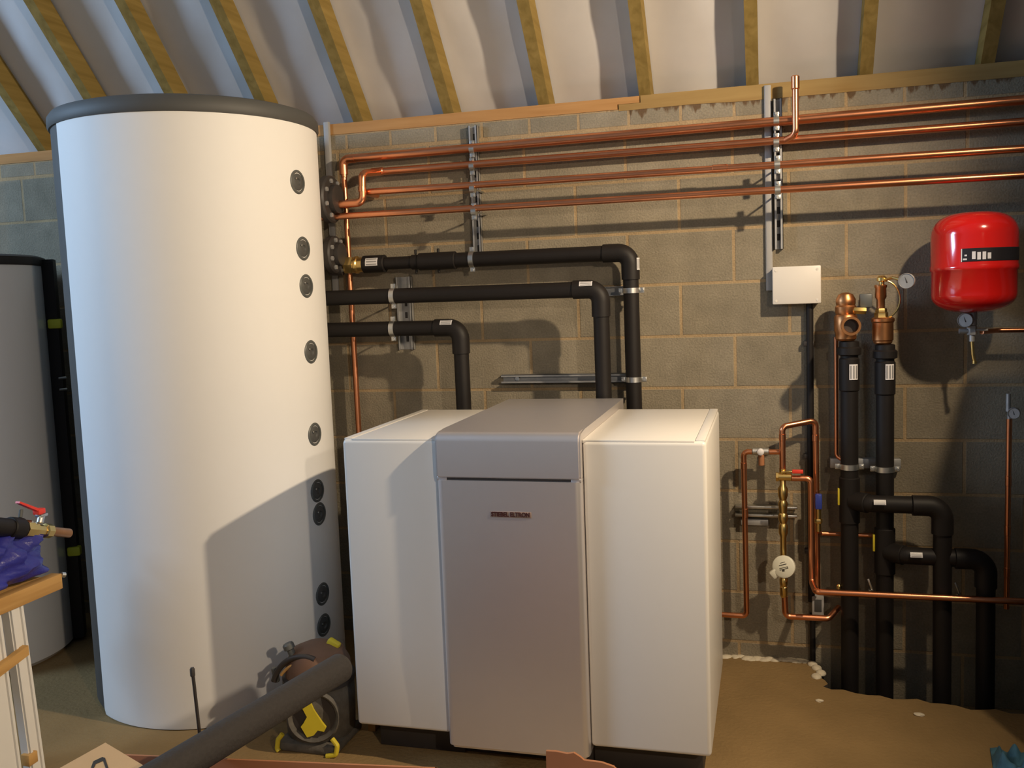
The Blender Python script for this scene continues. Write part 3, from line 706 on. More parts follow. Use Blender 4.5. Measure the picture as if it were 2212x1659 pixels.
g2 = W(2085, 692, .24)
gg = gauge('dim round pressure gauge hanging just under the red vessel', g2, V(-.35, -1, 0), .027, 'pressure gauges')
g3 = W(2190, 893, .10)
gauge('small round gauge on top of the thin copper pipe at the right edge', g3, V(-.3, -1, 0), .022, 'pressure gauges')
# valve and drain below vessel
t = T('drain_valve', 'small steel drain valve with a thin brass tail hanging below the red vessel', 'valve', V(vc.x, VY, vz0-.17))
b = B(); q = V(vc.x-.004, VY, vz0-.05); hexnut(b, q-V(0, 0, .035), q, .018); cyl(b, q-V(.045, .0, .02), q-V(0, 0, .02), .010, 14); cyl(b, q-V(0, 0, .06), q-V(0, 0, .03), .010, 14); box(b, q+V(.005, -.008, -.022), q+V(.055, .008, -.012), .003); P('valve_body', b, 'zincd', t)
b = B(); tube(b, [q-V(0, 0, .05), q+V(.004, 0, -.11), q+V(.010, 0, -.14)], .0065, n=12); cyl(b, q+V(.010, 0, -.145), q+V(.010, 0, -.135), .009, 12); P('tail', b, 'brass', t)
a = W(2110, 700, .10); c = W(2212, 706, .10)
b = B(); tube(b, [V(vc.x+.03, VY, vz0-.075), V(vc.x+.10, VY+.08, vz0-.075), V(XE-.2, VY+.08, vz0-.08)], R15*1.1, R=.03, n=12); tag(P('copper_pipe', b, 'copper'), 'dim copper pipe running right from under the red vessel', 'pipe')
# gauge arm and safety valve (bronze stack on the right-hand riser)
dR = .115
xl = (W(1832, 760, dR).x+W(1838, 1300, dR).x)/2; xr = (W(1907, 765, dR).x+W(1916, 1180, dR).x)/2
def zat(px, py, dd=dR): return W(px, py, dd).z
# ================================================================ RIGHT-HAND GROUND PIPES
RL = .0345
def riser(x, pxa, label, ztop, zbr, xbr, zlab, tagc):
    t = T('lagged_pipe', label, 'pipe', V(x, -dR, -.3), 'black ground pipes rising from the floor pit')
    b = B(); tube(b, [V(x, -dR, -.30), V(x, -dR, ztop-.05)], RL, n=26); P('pipe_run', b, 'black', t)
    b = B(); lathe(b, [(RL+.004, 0), (RL+.012, .004), (RL+.012, .030), (RL+.004, .036), (RL+.003, .055), (RL-.006, .058)], V(x, -dR, ztop-.055), V(0, 0, 1), 26)
    lathe(b, [(RL, 0), (RL+.005, .005), (RL+.005, .13), (RL, .135)], V(x, -dR, ztop-.20), V(0, 0, 1), 26); P('collar', b, 'black', t)
    b = B(); sock(b, V(x, -dR, zbr-.095), V(x, -dR, zbr+.095), RL+.006); sock(b, V(x+.012, -dR-.012, zbr), V(x+.066, -dR-.058, zbr), RL+.005); P('tee', b, 'black', t)
    yb_ = -dR-.075 if xbr > 0 else -dR
    b = B(); tube(b, [V(x, -dR, zbr), V(x+.07, -dR-.06, zbr), V(xbr, -dR-.076, zbr), V(xbr+.004, -dR-.076, -.3)], RL, R=.05, n=26); P('branch_pipe', b, 'black', t)
    b = B(); tube(b, [V(xbr-.11, -dR-.076, zbr), V(xbr, -dR-.076, zbr), V(xbr, -dR-.076, zbr-.11)], RL+.006, R=.055, n=26); P('branch_elbow', b, 'black', t)
    label_on(t, V(x+.002, -dR, zlab), V(0, 0, 1), V(.32, -1, 0), RL+.005, .062, .034)
    label_on(t, V(x+.105, -dR-.072, zbr), V(1, 0, 0), V(0, -1, .5), RL+.001, .045, .020)
    b = B(); box(b, V(x-RL-.012, -dR-.012, tagc-.035), V(x-RL+.004, -dR+.006, tagc+.035), .002); P('tag', b, 'yellow', t, 'dull yellow tag')
    return t
z1_ = zat(1834, 738); z2_ = zat(1907, 745)
xb1 = W(2036, 1080, .19).x; xb2 = W(2130, 1190, .19).x
tL = riser(xl, 0, 'left black ground pipe rising from the pit, bronze valve on top, branching right higher up', z1_, zat(1850, 1080), xb1, zat(1843, 802), zat(1818, 1072))
tR = riser(xr, 0, 'right black ground pipe rising from the pit under the bronze safety valve with wire loop', z2_, zat(1925, 1190), xb2, zat(1893, 802), zat(1902, 1172))
# steel rail and clips across the two risers
zr_ = zat(1870, 1009)
t = T('pipe_support', 'steel rail with two shiny clips across the twin black ground pipes', 'pipe support', V((xl+xr)/2, -.02, zr_), 'steel supports')
b = B(); box(b, (xl-.07, -.04, zr_-.02), (xr+.07, -.0005, zr_+.02), .002); P('rail', b, 'zincd', t)
clip_on(t, V(xl, -dR, zr_+.002), V(0, 0, 1), RL, V(1, 0, 0)); clip_on(t, V(xr, -dR, zr_-.006), V(0, 0, 1), RL, V(1, 0, 0))
# bronze top on left riser
t = T('bronze_valve', 'bronze domed valve on top of the left black ground pipe, open port facing out', 'valve', V(xl-.012, -dR, z1_))
xq = W(1827, 700, dR).x
b = B(); lathe(b, [(.034, 0), (.041, .008), (.041, .03), (.045, .04), (.045, .095), (.038, .105), (.041, .112), (.041, .135), (.036, .142), (.038, .15), (.038, .165), (.028, .185), (.012, .192), (0, .193)], V(xq, -dR, z1_+.005), V(0, 0, 1), 30); P('body', b, 'copper2', t)
b = B(); o_ = V(xq+.004, -dR-.03, z1_+.072); dd = V(.0, -1, 0.0); lathe(b, [(.026, -.02), (.027, .0), (.027, .13), (.034, .135), (.036, .16), (.036, .18), (.027, .18), (.025, .15), (0, .15)], o_, dd, 26); P('open_port', b, 'copper2', t)
b = B(); lathe(b, [(.0245, 0), (0, .0005)], o_+dd.normalized()*.152, dd, 22); P('port_hole', b, 'dark', t)
b = B(); hexnut(b, V(xq+.025, -dR-.02, z1_+.125), V(xq+.075, -dR-.02, z1_+.122), .015); P('side_plug', b, 'brass', t)
b = B(); box(b, V(xq+.052, -dR-.01, z1_+.135), V(xq+.10, -dR+.02, z1_+.19), .006); P('dark_head', b, 'plug', t)
# safety valve on right riser
xq = W(1907, 700, dR).x
t = T('safety_valve', 'tall bronze and brass safety valve with wire loop on the right black ground pipe', 'valve', V(xq, -dR, z2_))
b = B(); lathe(b, [(.030, 0), (.036, .006), (.036, .012), (.040, .016), (.040, .085), (.044, .09), (.044, .10), (.038, .106)], V(xq, -dR, z2_+.004), V(0, 0, 1), 30); P('lower_body', b, 'copper2', t)
b = B(); lathe(b, [(.028, 0), (.026, .008), (.026, .02), (.022, .024), (.022, .034), (.019, .038)], V(xq-.006, -dR, z2_+.108), V(0, 0, 1), 6); P('collar_nut', b, 'brass', t)
b = B(); lathe(b, [(.016, 0), (.016, .04), (.022, .05), (.021, .085), (.024, .09), (.024, .098), (.017, .10)], V(xq-.008, -dR, z2_+.14), V(0, 0, 1), 24); P('column', b, 'copper2', t)
b = B(); lathe(b, [(.010, 0), (.010, .012), (.019, .016), (.019, .028), (.012, .036), (0, .038)], V(xq-.004, -dR, z2_+.238), V(0, 0, 1), 20); P('cap', b, 'brass', t)
b = B(); pts = [V(xq+.0+.062*sin(a), -dR-.01, z2_+.18-.075*cos(a)) for a in [pi*k/14 for k in range(15)]]; tube(b, pts, .0035, n=8); P('wire_loop', b, 'brass', t)
b = B(); tube(b, [V(xq, -dR, z2_+.255), V(xq+.03, -dR-.05, z2_+.265), V(g1.x, g1.y+.028, g1.z)], .006, R=.02, n=10); P('gauge_arm', b, 'brass', t)
# thin pipe left of left riser
a = W(1806, 765, .06); c = W(1816, 985, .06)
b = B(); tube(b, [V(a.x, -.06, a.z+.07), V(a.x, -.06, c.z), V(a.x+.05, -.09, c.z-.03)], R15, R=.02, n=14); tag(P('copper_pipe', b, 'copper'), 'thin dull copper pipe standing close along the left black ground pipe', 'pipe')
# thin copper riser at right edge
a = W(2180, 905, .08); c = W(2172, 1290, .08)
t = T('copper_pipe', 'thin copper pipe standing at the right edge under the small gauge', 'pipe', c)
b = B(); tube(b, [V(a.x, -.08, a.z+.0), V(a.x, -.08, .30)], R15*1.25, n=14); P('pipe_run', b, 'copper', t)
b = B(); tube(b, [V(a.x, -.08, a.z), V(a.x, -.085, a.z+.04), V(g3.x, g3.y+.025, g3.z)], R15*.9, R=.01, n=12); cyl(b, V(a.x-.004, -.08, a.z+.03), V(a.x-.004, -.08, a.z+.10), .009, 12); P('gauge_stem', b, 'zincd', t)
for zz in (.82, .62, .45):
    b = B(); coupling(b, V(a.x, -.08, zz), V(0, 0, 1), R15*1.25, .02); P('coupling', b, 'copper', t)
# ================================================================ WATER METER PIPEWORK
dm = .10
def WW(px, py, dd=dm): return W(px, py, dd)
# P1 loop + outer leg
k0 = WW(1690, 925); k1 = WW(1757, 912, .10)
xa_ = WW(1690, 960).x; xb_ = WW(1762, 1000, .06).x; zt_ = WW(1720, 917).z
t = T('copper_pipe', 'copper loop arching over the water meter and dropping behind the conduit', 'pipe', V(xb_, -.08, .3), 'small copper pipework right of the heat pump')
b = B(); tube(b, [V(xa_, -.12, WW(1692, 1012, .12).z), V(xa_, -.12, zt_-.006), V(xb_, -.07, zt_+.014), V(xb_+.004, -.07, WW(1768, 1275, .07).z)], R15*1.45, R=.022, n=16); P('loop', b, 'copper', t)
for q in (V(xa_, -.12, zt_-.05), V(xb_, -.07, zt_-.06)):
    b = B(); coupling(b, q, V(0, 0, 1), R15*1.45, .014); P('coupling', b, 'copper', t)
# P2 from valve to lower run
zv = WW(1720, 1031).z; xc_ = WW(1752, 1100, .12).x; zl = WW(1800, 1279, .235).z
t = T('copper_pipe', 'copper pipe from the red-lever valve turning down, then running right along the wall foot', 'pipe', V(xc_, -.12, zl), 'small copper pipework right of the heat pump')
b = B(); tube(b, [V(xa_+.02, -.12, zv), V(xc_, -.12, zv), V(xc_+.002, -.12, zl), V(xc_+.012, -.242, zl), V(XE-.3, -.242, zl)], R15*1.5, R=.02, n=16); P('pipe_run', b, 'copper', t)
# meter column
zc_ = lambda py: WW(1693, py, .12).z
t = T('water_meter', 'water meter with a round white dial on a column of brass fittings', 'water meter', V(xa_, -.12, zc_(1320)))
b = B(); x = xa_; 
lathe(b, [(.012, zc_(1290)-0), (.016, zc_(1285)), (.016, zc_(1268)), (.013, zc_(1266)), (.017, zc_(1262)), (.017, zc_(1250)), (.013, zc_(1247)), (.013, zc_(1160)), (.019, zc_(1150)), (.019, zc_(1135)), (.014, zc_(1130)), (.020, zc_(1122)), (.020, zc_(1112)), (.015, zc_(1108)), (.018, zc_(1095)), (.020, zc_(1088)), (.014, zc_(1080)), (.020, zc_(1070)), (.020, zc_(1055)), (.012, zc_(1048)), (.014, zc_(1012))], V(x, -.12, 0), V(0, 0, 1), 18); P('fittings', b, 'brass', t)
mc = W(1694, 1224, .17)
b = B(); lathe(b, [(.030, -.045), (.034, -.03), (.040, -.012), (.046, -.004), (.046, .012), (.040, .016), (0, .016)], mc, V(-.25, -1, .25), 32)
md = P('dial_housing', b, 'dial', t, 'white round dial housing')
ax = V(-.25, -1, .25).normalized(); u_ = ax.cross(V(0, 0, 1)).normalized()*-1; w_ = ax.cross(u_)
if w_.z < 0: w_ = -w_
b = B()
def strip(cx, cz, lx, lz, tilt=.35):
    q = mc+ax*.0168; du = (u_*cos(tilt)+w_*sin(tilt)); dw = (w_*cos(tilt)-u_*sin(tilt)); c_ = q+du*cx+dw*cz
    _add(b, [c_-du*lx-dw*lz, c_+du*lx-dw*lz, c_+du*lx+dw*lz, c_-du*lx+dw*lz], [(0, 1, 2, 3)])
strip(.0, .008, .016, .0015); strip(.0, -.004, .018, .0012); strip(0, -.010, .018, .0012); strip(-.004, -.015, .005, .004); strip(.016, -.007, .0012, .004); strip(.002, .017, .010, .001)
PE('dial_mark', b, 'inkk', md)
b = B(); box(b, mc+V(-.055, -.012, -.048), mc+V(-.02, .012, -.012), .006, Matrix.Rotation(-.7, 3, 'Y')); P('flip_lid', b, 'dial', md)
# outlet elbow
zo = WW(1750, 1334, .12).z; xo = WW(1790, 1334, .12).x
t = T('copper_pipe', 'copper elbow pipe leading from the water meter foot to the right, tip turned up', 'pipe', V(xa_, -.12, zo), 'small copper pipework right of the heat pump')
b = B(); tube(b, [V(xa_+.003, -.12, zc_(1288)), V(xa_+.006, -.12, zo), V(xo, -.12, zo), V(xo+.045, -.06, zo+.03)], R15*1.5, R=.022, n=16); P('elbow_pipe', b, 'copper', t)
# left loop
xd = WW(1608, 1100).x; z_a = WW(1640, 976).z; z_b = WW(1605, 1330).z; xh = WW(1545, 1330).x
t = T('copper_pipe', 'copper pipe dropping nearest the heat pump, then turning left behind it at the bottom', 'pipe', V(xd, -.1, z_b), 'small copper pipework right of the heat pump')
b = B(); tube(b, [V(xa_-.012, -.10, z_a), V(xd, -.10, z_a), V(xd+.004, -.10, z_b), V(xh-.05, -.10, z_b)], R15*1.35, R=.02, n=16); P('pipe_run', b, 'copper', t)
b = B(); coupling(b, V(xd, -.10, z_a-.06), V(0, 0, 1), R15*1.35, .014); coupling(b, V(xd+.003, -.10, WW(1610, 1108).z), V(0, 0, 1), R15*1.35, .02); PE('coupling', b, 'copper', t)
# valve on left loop with white knob
q = WW(1643, 975)
t = T('valve', 'small white-knobbed valve on the left copper loop with a pink cap below', 'valve', q)
b = B(); cyl(b, q+V(-.035, 0, 0), q+V(.035, 0, 0), .016, 16, .003); P('valve_body', b, 'zinc', t)
b = B(); lathe(b, [(.008, -.012), (.014, 0), (.014, .02), (.008, .024), (0, .024)], q+V(0, -.012, .002), V(0, -1, 0), 16); P('knob', b, 'label', t)
b = B(); cyl(b, q+V(.003, -.004, -.06), q+V(.003, -.004, -.014), .012, 14, .003); P('pink_cap', b, 'cardr', t, 'pinkish cap')
# red lever valve
q = WW(1694, 1030, .125)
t = T('lever_valve', 'brass lever valve with a red grip above the water meter', 'valve', q)
b = B(); cyl(b, q+V(-.03, 0, 0), q+V(.03, 0, 0), .017, 16, .003); hexnut(b, q+V(-.034, 0, 0), q+V(-.022, 0, 0), .02); cyl(b, q, q+V(0, -.01, .03), .008, 12); P('valve_body', b, 'brass', t)
b = B(); q1_ = q+V(-.012, -.012, .028); q2_ = W(1712, 1019, .14); q3_ = W(1735, 1018, .14)
box(b, V(q1_.x, q1_.y-.006, q2_.z-.004), V(q2_.x, q1_.y+.006, q2_.z+.003), .001); P('lever', b, 'brass', t)
b = B(); box(b, V(q2_.x-.002, q1_.y-.009, q2_.z-.007), V(q3_.x, q1_.y+.009, q2_.z+.008), .003); P('red_grip', b, 'redp', t)
# meter rails
for py, lab in ((1094, 'upper steel rail behind the water meter column'), (1112, 'lower steel rail behind the water meter column')):
    a = W(1588, py, .03); c = W(1722, py+2, .03); z = (a.z+c.z)/2
    b = B(); box(b, (a.x, -.045, z-.006), (c.x, -.002, z+.006), .002); tag(P('steel_rail', b, 'zinc'), lab, 'rail', 'steel rails behind the meter')
b = B(); a = W(1600, 1120, .02); c = W(1660, 1135, .02); box(b, (a.x, -.03, c.z), (c.x, -.001, a.z), .003); tag(P('bracket_plate', b, 'zincd'), 'small dark plate under the steel rails near the heat pump', 'bracket')
# blue handled stop valve
q = W(1768, 1082, .11)
t = T('stop_valve', 'small valve with a blue handle beside the conduit', 'valve', q)
b = B(); box(b, q+V(-.014, -.01, -.035), q+V(.014, .01, .03), .006); P('blue_handle', b, 'bluep', t)
b = B(); q2 = W(1770, 1130, .10); cyl(b, V(q.x, -.10, q2.z-.035), V(q.x, -.10, q.z-.03), .011, 14); hexnut(b, V(q.x, -.10, q2.z), V(q.x, -.10, q2.z+.018), .016); P('brass_body', b, 'brass', t)
b = B(); tube(b, [V(q.x, -.10, q2.z-.03), V(q.x+.004, -.055, q2.z-.055), V(q.x+.25, -.055, q2.z-.058)], R15*1.1, R=.015, n=12); P('tail_pipe', b, 'copper', t)
# fittings glimpsed above the low pipe
for i, (px, py, lab) in enumerate(((1812, 1268, 'tiny brass nub above the low copper pipe, left of the black ground pipes'), (1880, 1264, 'small steel lever above the low copper pipe between the black ground pipes'), (2068, 1272, 'small steel lever above the low copper pipe near the right edge'))):
    q = W(px, py, .12); b = B()
    if i == 0: lathe(b, [(.006, 0), (.010, .004), (.010, .016), (.005, .022), (0, .023)], q-V(0, 0, .01), V(0, 0, 1), 12); o = P('small_fitting', b, 'brass')
    else: box(b, q-V(.004, .004, .025), q+V(.004, .004, .028), .002, Matrix.Rotation(-.35, 3, 'Y')); cyl(b, q-V(0, 0, .035), q-V(0, 0, .018), .009, 12); o = P('small_fitting', b, 'zinc')
    tag(o, lab, 'fitting', 'small fittings above the low pipe')
# ================================================================ FOREGROUND: CARDBOARD BOX, TUBE, ROD
RZ = .565
c1 = onZ(262, 1628, RZ); c2 = onZ(950, 1657, RZ)
t = T('cardboard_box', 'open cardboard box in the foreground with its flaps up', 'box', V((c1.x+c2.x)/2, c1.y-.35, 0))
yb_ = (c1.y+c2.y)/2; th = .006
bx0, bx1, by0, by1 = c1.x-.03, c2.x, c1.y-.72, c1.y
rotz = Matrix.Rotation(atan2(c2.y-c1.y, c2.x-c1.x), 3, 'Z'); piv = V(c1.x, c1.y, 0)
b = B()
for lo, hi in (((bx0, by1-th, 0), (bx1, by1, RZ)), ((bx0, by0, 0), (bx1, by0+th, RZ)), ((bx0, by0, 0), (bx0+th, by1, RZ)), ((bx1-th, by0, 0), (bx1, by1, RZ)), ((bx0, by0, 0), (bx1, by1, th))): box(b, lo, hi, .001)
for v in b.verts: v.co = piv+rotz @ (v.co-piv)
P('box_walls', b, 'cardr', t)
# left flap, pale, standing up with a printed mark
fa, fb, fc_ = onZ(228, 1606, .655), onZ(95, 1685, .58), onZ(345, 1680, .575)
def slab(bm, pts, th_):
    n_ = (pts[1]-pts[0]).cross(pts[2]-pts[0]).normalized()*th_; k = len(pts)
    vs = [p+n_ for p in pts]+[p-n_ for p in pts]
    fc = _add(bm, vs, [tuple(range(k)), tuple(range(2*k-1, k-1, -1))]+[(i, i+k, (i+1) % k+k, (i+1) % k) for i in range(k)])
A_, L_, R_ = onZ(228, 1607, .60), onZ(40, 1712, .585), onZ(420, 1722, .585)
E_ = (L_+R_)/2+((L_+R_)/2-A_)*.6
b = B(); slab(b, [A_, L_, E_, R_], .0035)
fp_ = P('flap', b, 'card', t, 'pale tan flap with a printed mark')
n0 = (L_-A_).cross(R_-A_).normalized()
if n0.z < 0: n0 = -n0
b = B()
def onPl(px, py):
    v = ray(px, py); o = A_+n0*.0045; return CAMP+v*((o-CAMP).dot(n0)/v.dot(n0))
mk = [(197, 1657), (202, 1644), (221, 1635), (227, 1637), (236, 1664), (231, 1666), (223, 1643), (207, 1650), (202, 1660), (208, 1672), (202, 1674)]
mp = [onPl(x, y) for x, y in mk]; k = len(mp)
fc = _add(b, mp+[p-n0*.0015 for p in mp], [tuple(range(k)), tuple(range(2*k-1, k-1, -1))]+[(i, i+k, (i+1) % k+k, (i+1) % k) for i in range(k)])
P('printed_mark', b, 'inkk', fp_)
# second carton with a torn flap
t = T('cardboard_box', 'second cardboard carton in front of the heat pump, showing only a torn brown flap', 'box', V(-.36, -2.5, 0))
dq = 2.16
pp = [(1180, 1621), (1200, 1622), (1226, 1627), (1240, 1625), (1254, 1634), (1262, 1641), (1300, 1646), (1326, 1655), (1345, 1675), (1352, 1790), (1184, 1790)]
q = [W(x, y, dq) for x, y in pp]
zb_ = min(v.z for v in q); xa1, xb1_ = q[-1].x, q[-2].x
b = B(); box(b, (xa1-.01, -dq-.55, 0), (xa1-.004, -dq, zb_)); box(b, (xb1_+.004, -dq-.55, 0), (xb1_+.01, -dq, zb_)); box(b, (xa1-.01, -dq-.006, 0), (xb1_+.01, -dq, zb_)); box(b, (xa1-.01, -dq-.55, 0), (xb1_+.01, -dq-.544, zb_)); box(b, (xa1-.01, -dq-.55, 0), (xb1_+.01, -dq, .006)); P('box_walls', b, 'cardr', t)
b = B(); slab(b, q, .0035); P('torn_flap', b, 'cardr', t)
# foam tube
pA, pB = onZ(741, 1439, .61), onZ(432, 1626, RZ+.049)
pC = pB+(pB-pA)*.62
b = B(); dirT = (pA-pB).normalized(); rT = .040
lathe(b, [(.018, .0), (rT-.004, .0), (rT, .005), (rT, (pA-pC).length-.012), (rT-.006, (pA-pC).length-.003), (rT-.014, (pA-pC).length), (.018, (pA-pC).length-.001), (.016, (pA-pC).length-.06), (0, (pA-pC).length-.06)], pC, dirT, 30)
tag(P('foam_tube', b, 'foam'), 'long black foam lagging tube lying across the open cardboard box', 'pipe lagging')
a, c = W(415, 1442, 2.10), W(432, 1592, 2.10); lo = c+(c-a)*(c.z/(a.z-c.z))
b = B(); tube(b, [a, lo], .0045, n=10); lathe(b, [(.0045, 0), (.0062, .002), (.0062, .02), (.004, .024)], a-V(0, 0, .024), V(0, 0, 1), 10)
tag(P('thin_rod', b, 'dark'), 'thin dark rod standing upright in front of the big tank', 'rod')
# ================================================================ BLACK AND YELLOW VACUUM CLEANER
VC = V(-1.63, -1.06, 0)
t = T('vacuum_cleaner', 'dusty black and yellow drum vacuum cleaner between the big tank and the heat pump', 'vacuum cleaner', VC)
b = B(); lathe(b, [(0, .03), (.115, .03), (.125, .045), (.130, .16), (.128, .21), (.118, .225), (0, .226)], VC, V(0, 0, 1), 40); P('drum', b, 'dusty', t)
b = B(); lathe(b, [(.12, .222), (.133, .226), (.133, .25), (.124, .258)], VC, V(0, 0, 1), 40); P('rim_band', b, 'dark', t)
b = B(); lathe(b, [(.122, .255), (.118, .30), (.095, .345), (.05, .365), (0, .368)], VC, V(0, 0, 1), 36); P('motor_head', b, 'brownp', t, 'brown domed head')
b = B(); pts = [VC+V(-.135*cos(a)*1.0-.01, -.085, .20+.145*sin(a)) for a in [radians(18+k*7) for k in range(14)]]; tube(b, pts, .011, n=12); P('handle', b, 'dark', t, 'black arched handle')
b = B(); pts = [VC+V(-.122*cos(a)*1.0-.008, -.090, .192+.130*sin(a)) for a in [radians(38+k*4) for k in range(9)]]; tube(b, pts, .006, n=10); P('stripe', b, 'bench', t, 'orange stripe under the handle')
b = B(); q = VC+V(-.060, -.06, .315); cyl(b, q, q+V(-.018, -.004, .052), .013, 14, .003); lathe(b, [(.013, 0), (.021, .004), (.021, .020), (.016, .026), (0, .027)], q+V(-.016, -.004, .045), V(-.33, -.07, .94), 16); P('knob', b, 'plug', t)
b = B(); q = VC+V(-.135, -.07, .235); cyl(b, q, q+V(-.008, 0, .055), .012, 12, .003); P('side_knob', b, 'plug', t)
b = B(); box(b, VC+V(.035, .0, .345), VC+V(.085, .03, .375), .008, Matrix.Rotation(.5, 3, 'Y')); P('yellow_latch', b, 'yellow', t)
# front inlet with ring and yellow emblem plate
fd = V(.28, -.96, 0).normalized(); o_ = VC+V(0, 0, .140)+fd*.118
b = B(); lathe(b, [(.095, 0), (.098, .01), (.09, .022), (.082, .016), (.078, .006), (0, .005)], o_, fd, 36); P('front_ring', b, 'dusty', t)
b = B(); lathe(b, [(.077, .0065), (0, .007)], o_, fd, 30); P('front_disc', b, 'dark', t)
u_ = fd.cross(V(0, 0, 1)).normalized(); 
if u_.x < 0: u_ = -u_
w_ = V(0, 0, 1)
em = [(-.045, .080), (-.018, .088), (.004, .030), (.030, -.018), (.044, -.038), (.036, -.052), (.014, -.046), (-.002, -.064), (-.026, -.070), (-.046, -.030), (-.036, -.018), (-.022, .006), (-.040, .046)]
b = B(); k = len(em); vs = [o_+u_*x+w_*z+fd*.022 for x, z in em]+[o_+u_*x+w_*z+fd*.008 for x, z in em]
fc = _add(b, vs, [tuple(range(k)), tuple(range(2*k-1, k-1, -1))]+[(i, i+k, (i+1) % k+k, (i+1) % k) for i in range(k)])
P('yellow_emblem', b, 'yellow', t, 'yellow emblem plate', sharp=20)
b = B(); box(b, VC+V(-.12, -.13, 0), VC+V(.12, .10, .036), .012); P('base_tray', b, 'dusty', t)
for x in (-.105, .115):
    b = B(); q = VC+V(x, -.125, .03); tube(b, [q+V(-.010 if x > 0 else .012, 0, .035), q+V(.012 if x > 0 else -.004, -.006, .015), q+V(.006 if x > 0 else -.008, -.010, -.018), q+V(-.03 if x > 0 else .0, -.012, -.026)], .009, R=.01, n=10); P('base_clip', b, 'yellow', t)
for a in (.5, 2.6, 3.8, 5.6):
    b = B(); q = VC+V(.09*cos(a), .09*sin(a)-.01, 0); cyl(b, q, q+V(0, 0, .03), .016, 14, .004); P('caster', b, 'dark', t)
# cable from vacuum, offcuts between tank and heat pump
b = B(); tube(b, [V(-1.52, -.72, .004+.004), V(-1.56, -.60, .10), V(-1.50, -.50, .42), V(-1.545, -.42, .62)], .005, R=.08, n=10); tag(P('cable', b, 'dark'), 'thin dark cable curving up in the gap between big tank and heat pump', 'cable')
b = B(); box(b, (-1.475, -.98, 0), (-1.445, -.80, .30), .002, Matrix.Rotation(.04, 3, 'Y')); tag(P('timber_offcut', b, 'bench'), 'orange timber offcut standing against the left side of the heat pump', 'timber')
# ================================================================ BENCH WITH BAG AND VALVE
bx = -2.45; zt0, zt1 = .637, .692
t = T('trestle_bench', 'white-legged trestle bench with timber rails at the left edge', 'bench', V(-2.72, -1.75, 0))
b = B(); box(b, (bx-.045, -2.55, zt0), (bx, -1.382, zt1), .003); P('top_rail', b, 'bench', t)
b = B(); box(b, (-3.02, -2.55, zt0), (-2.975, -1.60, zt1), .003); P('top_rail', b, 'bench', t)
b = B(); box(b, (-3.0, -2.54, zt1-.012), (bx-.03, -1.43, zt1-.001), .001); P('shelf_board', b, 'bench', t)
b = B(); q = V(bx-.005, -1.38, zt1-.006); cyl(b, q, q+V(.004, .012, -.004), .010, 10); P('bolt', b, 'zinc', t)
def leg(x, y0, y1, lean):
    b = B(); w = .03
    prism(b, [(y0, zt0), (y1, zt0), (y1+lean, 0), (y0+lean, 0)], x-w, x, 'x')
    prism(b, [(y0+.004, zt0), (y0+.014, zt0), (y0+.014+lean, 0), (y0+.004+lean, 0)], x, x+.008, 'x')
    prism(b, [(y1-.014, zt0), (y1-.004, zt0), (y1-.004+lean, 0), (y1-.014+lean, 0)], x, x+.008, 'x')
    P('leg', b, 'whitep', t)
leg(bx-.008, -1.625, -1.565, .035); leg(bx-.008, -1.80, -1.66, .03); leg(bx-.008, -2.5, -2.40, -.03); leg(-2.99, -1.72, -1.64, .03); leg(-2.99, -2.5, -2.42, -.03)
b = B(); prism(b, [(-2.5, .30), (-1.585, .472), (-1.585, .505), (-2.5, .335)], bx-.002, bx+.022, 'x'); P('brace', b, 'bench', t)
b = B(); box(b, (bx-.03, -1.61, .085), (bx+.006, -1.57, .125), .003); P('stop_block', b, 'bench', t)
# blue bag
b = B()
bmesh.ops.create_grid(b, x_segments=1, y_segments=1, size=.001); bmesh.ops.delete(b, geom=b.verts[:], context='VERTS')
t_ = bmesh.new(); bmesh.ops.create_cube(t_, size=1); bmesh.ops.subdivide_edges(t_, edges=t_.edges[:], cuts=14, use_grid_fill=True)
for v in t_.verts:
    x, y, z = v.co*2
    r = (abs(x)**5+abs(y)**5+abs(z)**5)**(1/5); v.co = V(x, y, z)/max(r, 1e-6)
    x, y, z = v.co
    f = .012*sin(7*y+4*z)+.010*sin(11*z-6*y+x*3)+.008*sin(17*y+9*x)
    v.co = V(x*(.19)*(1-.10*z)+f, y*.235*(1-.02*z)+f*.6, z*.104+.008*sin(9*y+5*x)*(1 if z > 0 else 0))
    v.co += V(-2.66, -1.625, zt1+.108)
for f in t_.faces: f.smooth = True
me = bpy.data.meshes.new('t'); t_.to_mesh(me); t_.free(); b.from_mesh(me); bpy.data.meshes.remove(me)
tag(P('blue_bag', b, 'bag', sharp=60), 'crumpled dark blue plastic bag on the trestle bench', 'bag')
# valve assembly on top
X_ = -2.50
oX = lambda px, py: onX(px, py, X_)
q0, q1, q2, q3, q4 = oX(-70, 1132), oX(48, 1142), oX(60, 1140), oX(108, 1147), oX(152, 1152)
t = T('valve_assembly', 'black pipe stub with brass ball valve and red lever lying on the blue bag', 'valve', q2)
b = B(); tube(b, [q0, q1], .031, n=22); lathe(b, [(.034, 0), (.037, .004), (.037, .05), (.033, .055)], q1-(q1-q0).normalized()*.06, q1-q0, 22); P('pipe_stub', b, 'black', t)
b = B(); cyl(b, oX(44, 1118), oX(46, 1100), .007, 12, .002); P('stub_nib', b, 'plug', t)
b = B(); dv = q3-q1; lathe(b, [(.020, 0), (.032, .004), (.032, .035), (.026, .038), (.026, .06), (.020, .066), (.019, dv.length-.03), (.026, dv.length-.026), (.026, dv.length)], q1, dv, 8); P('valve_body', b, 'brass', t)
b = B(); cyl(b, q3, q4, .017, 20, .007); P('tail', b, 'copper2', t)
st0, st1 = oX(86, 1130), oX(90, 1112)
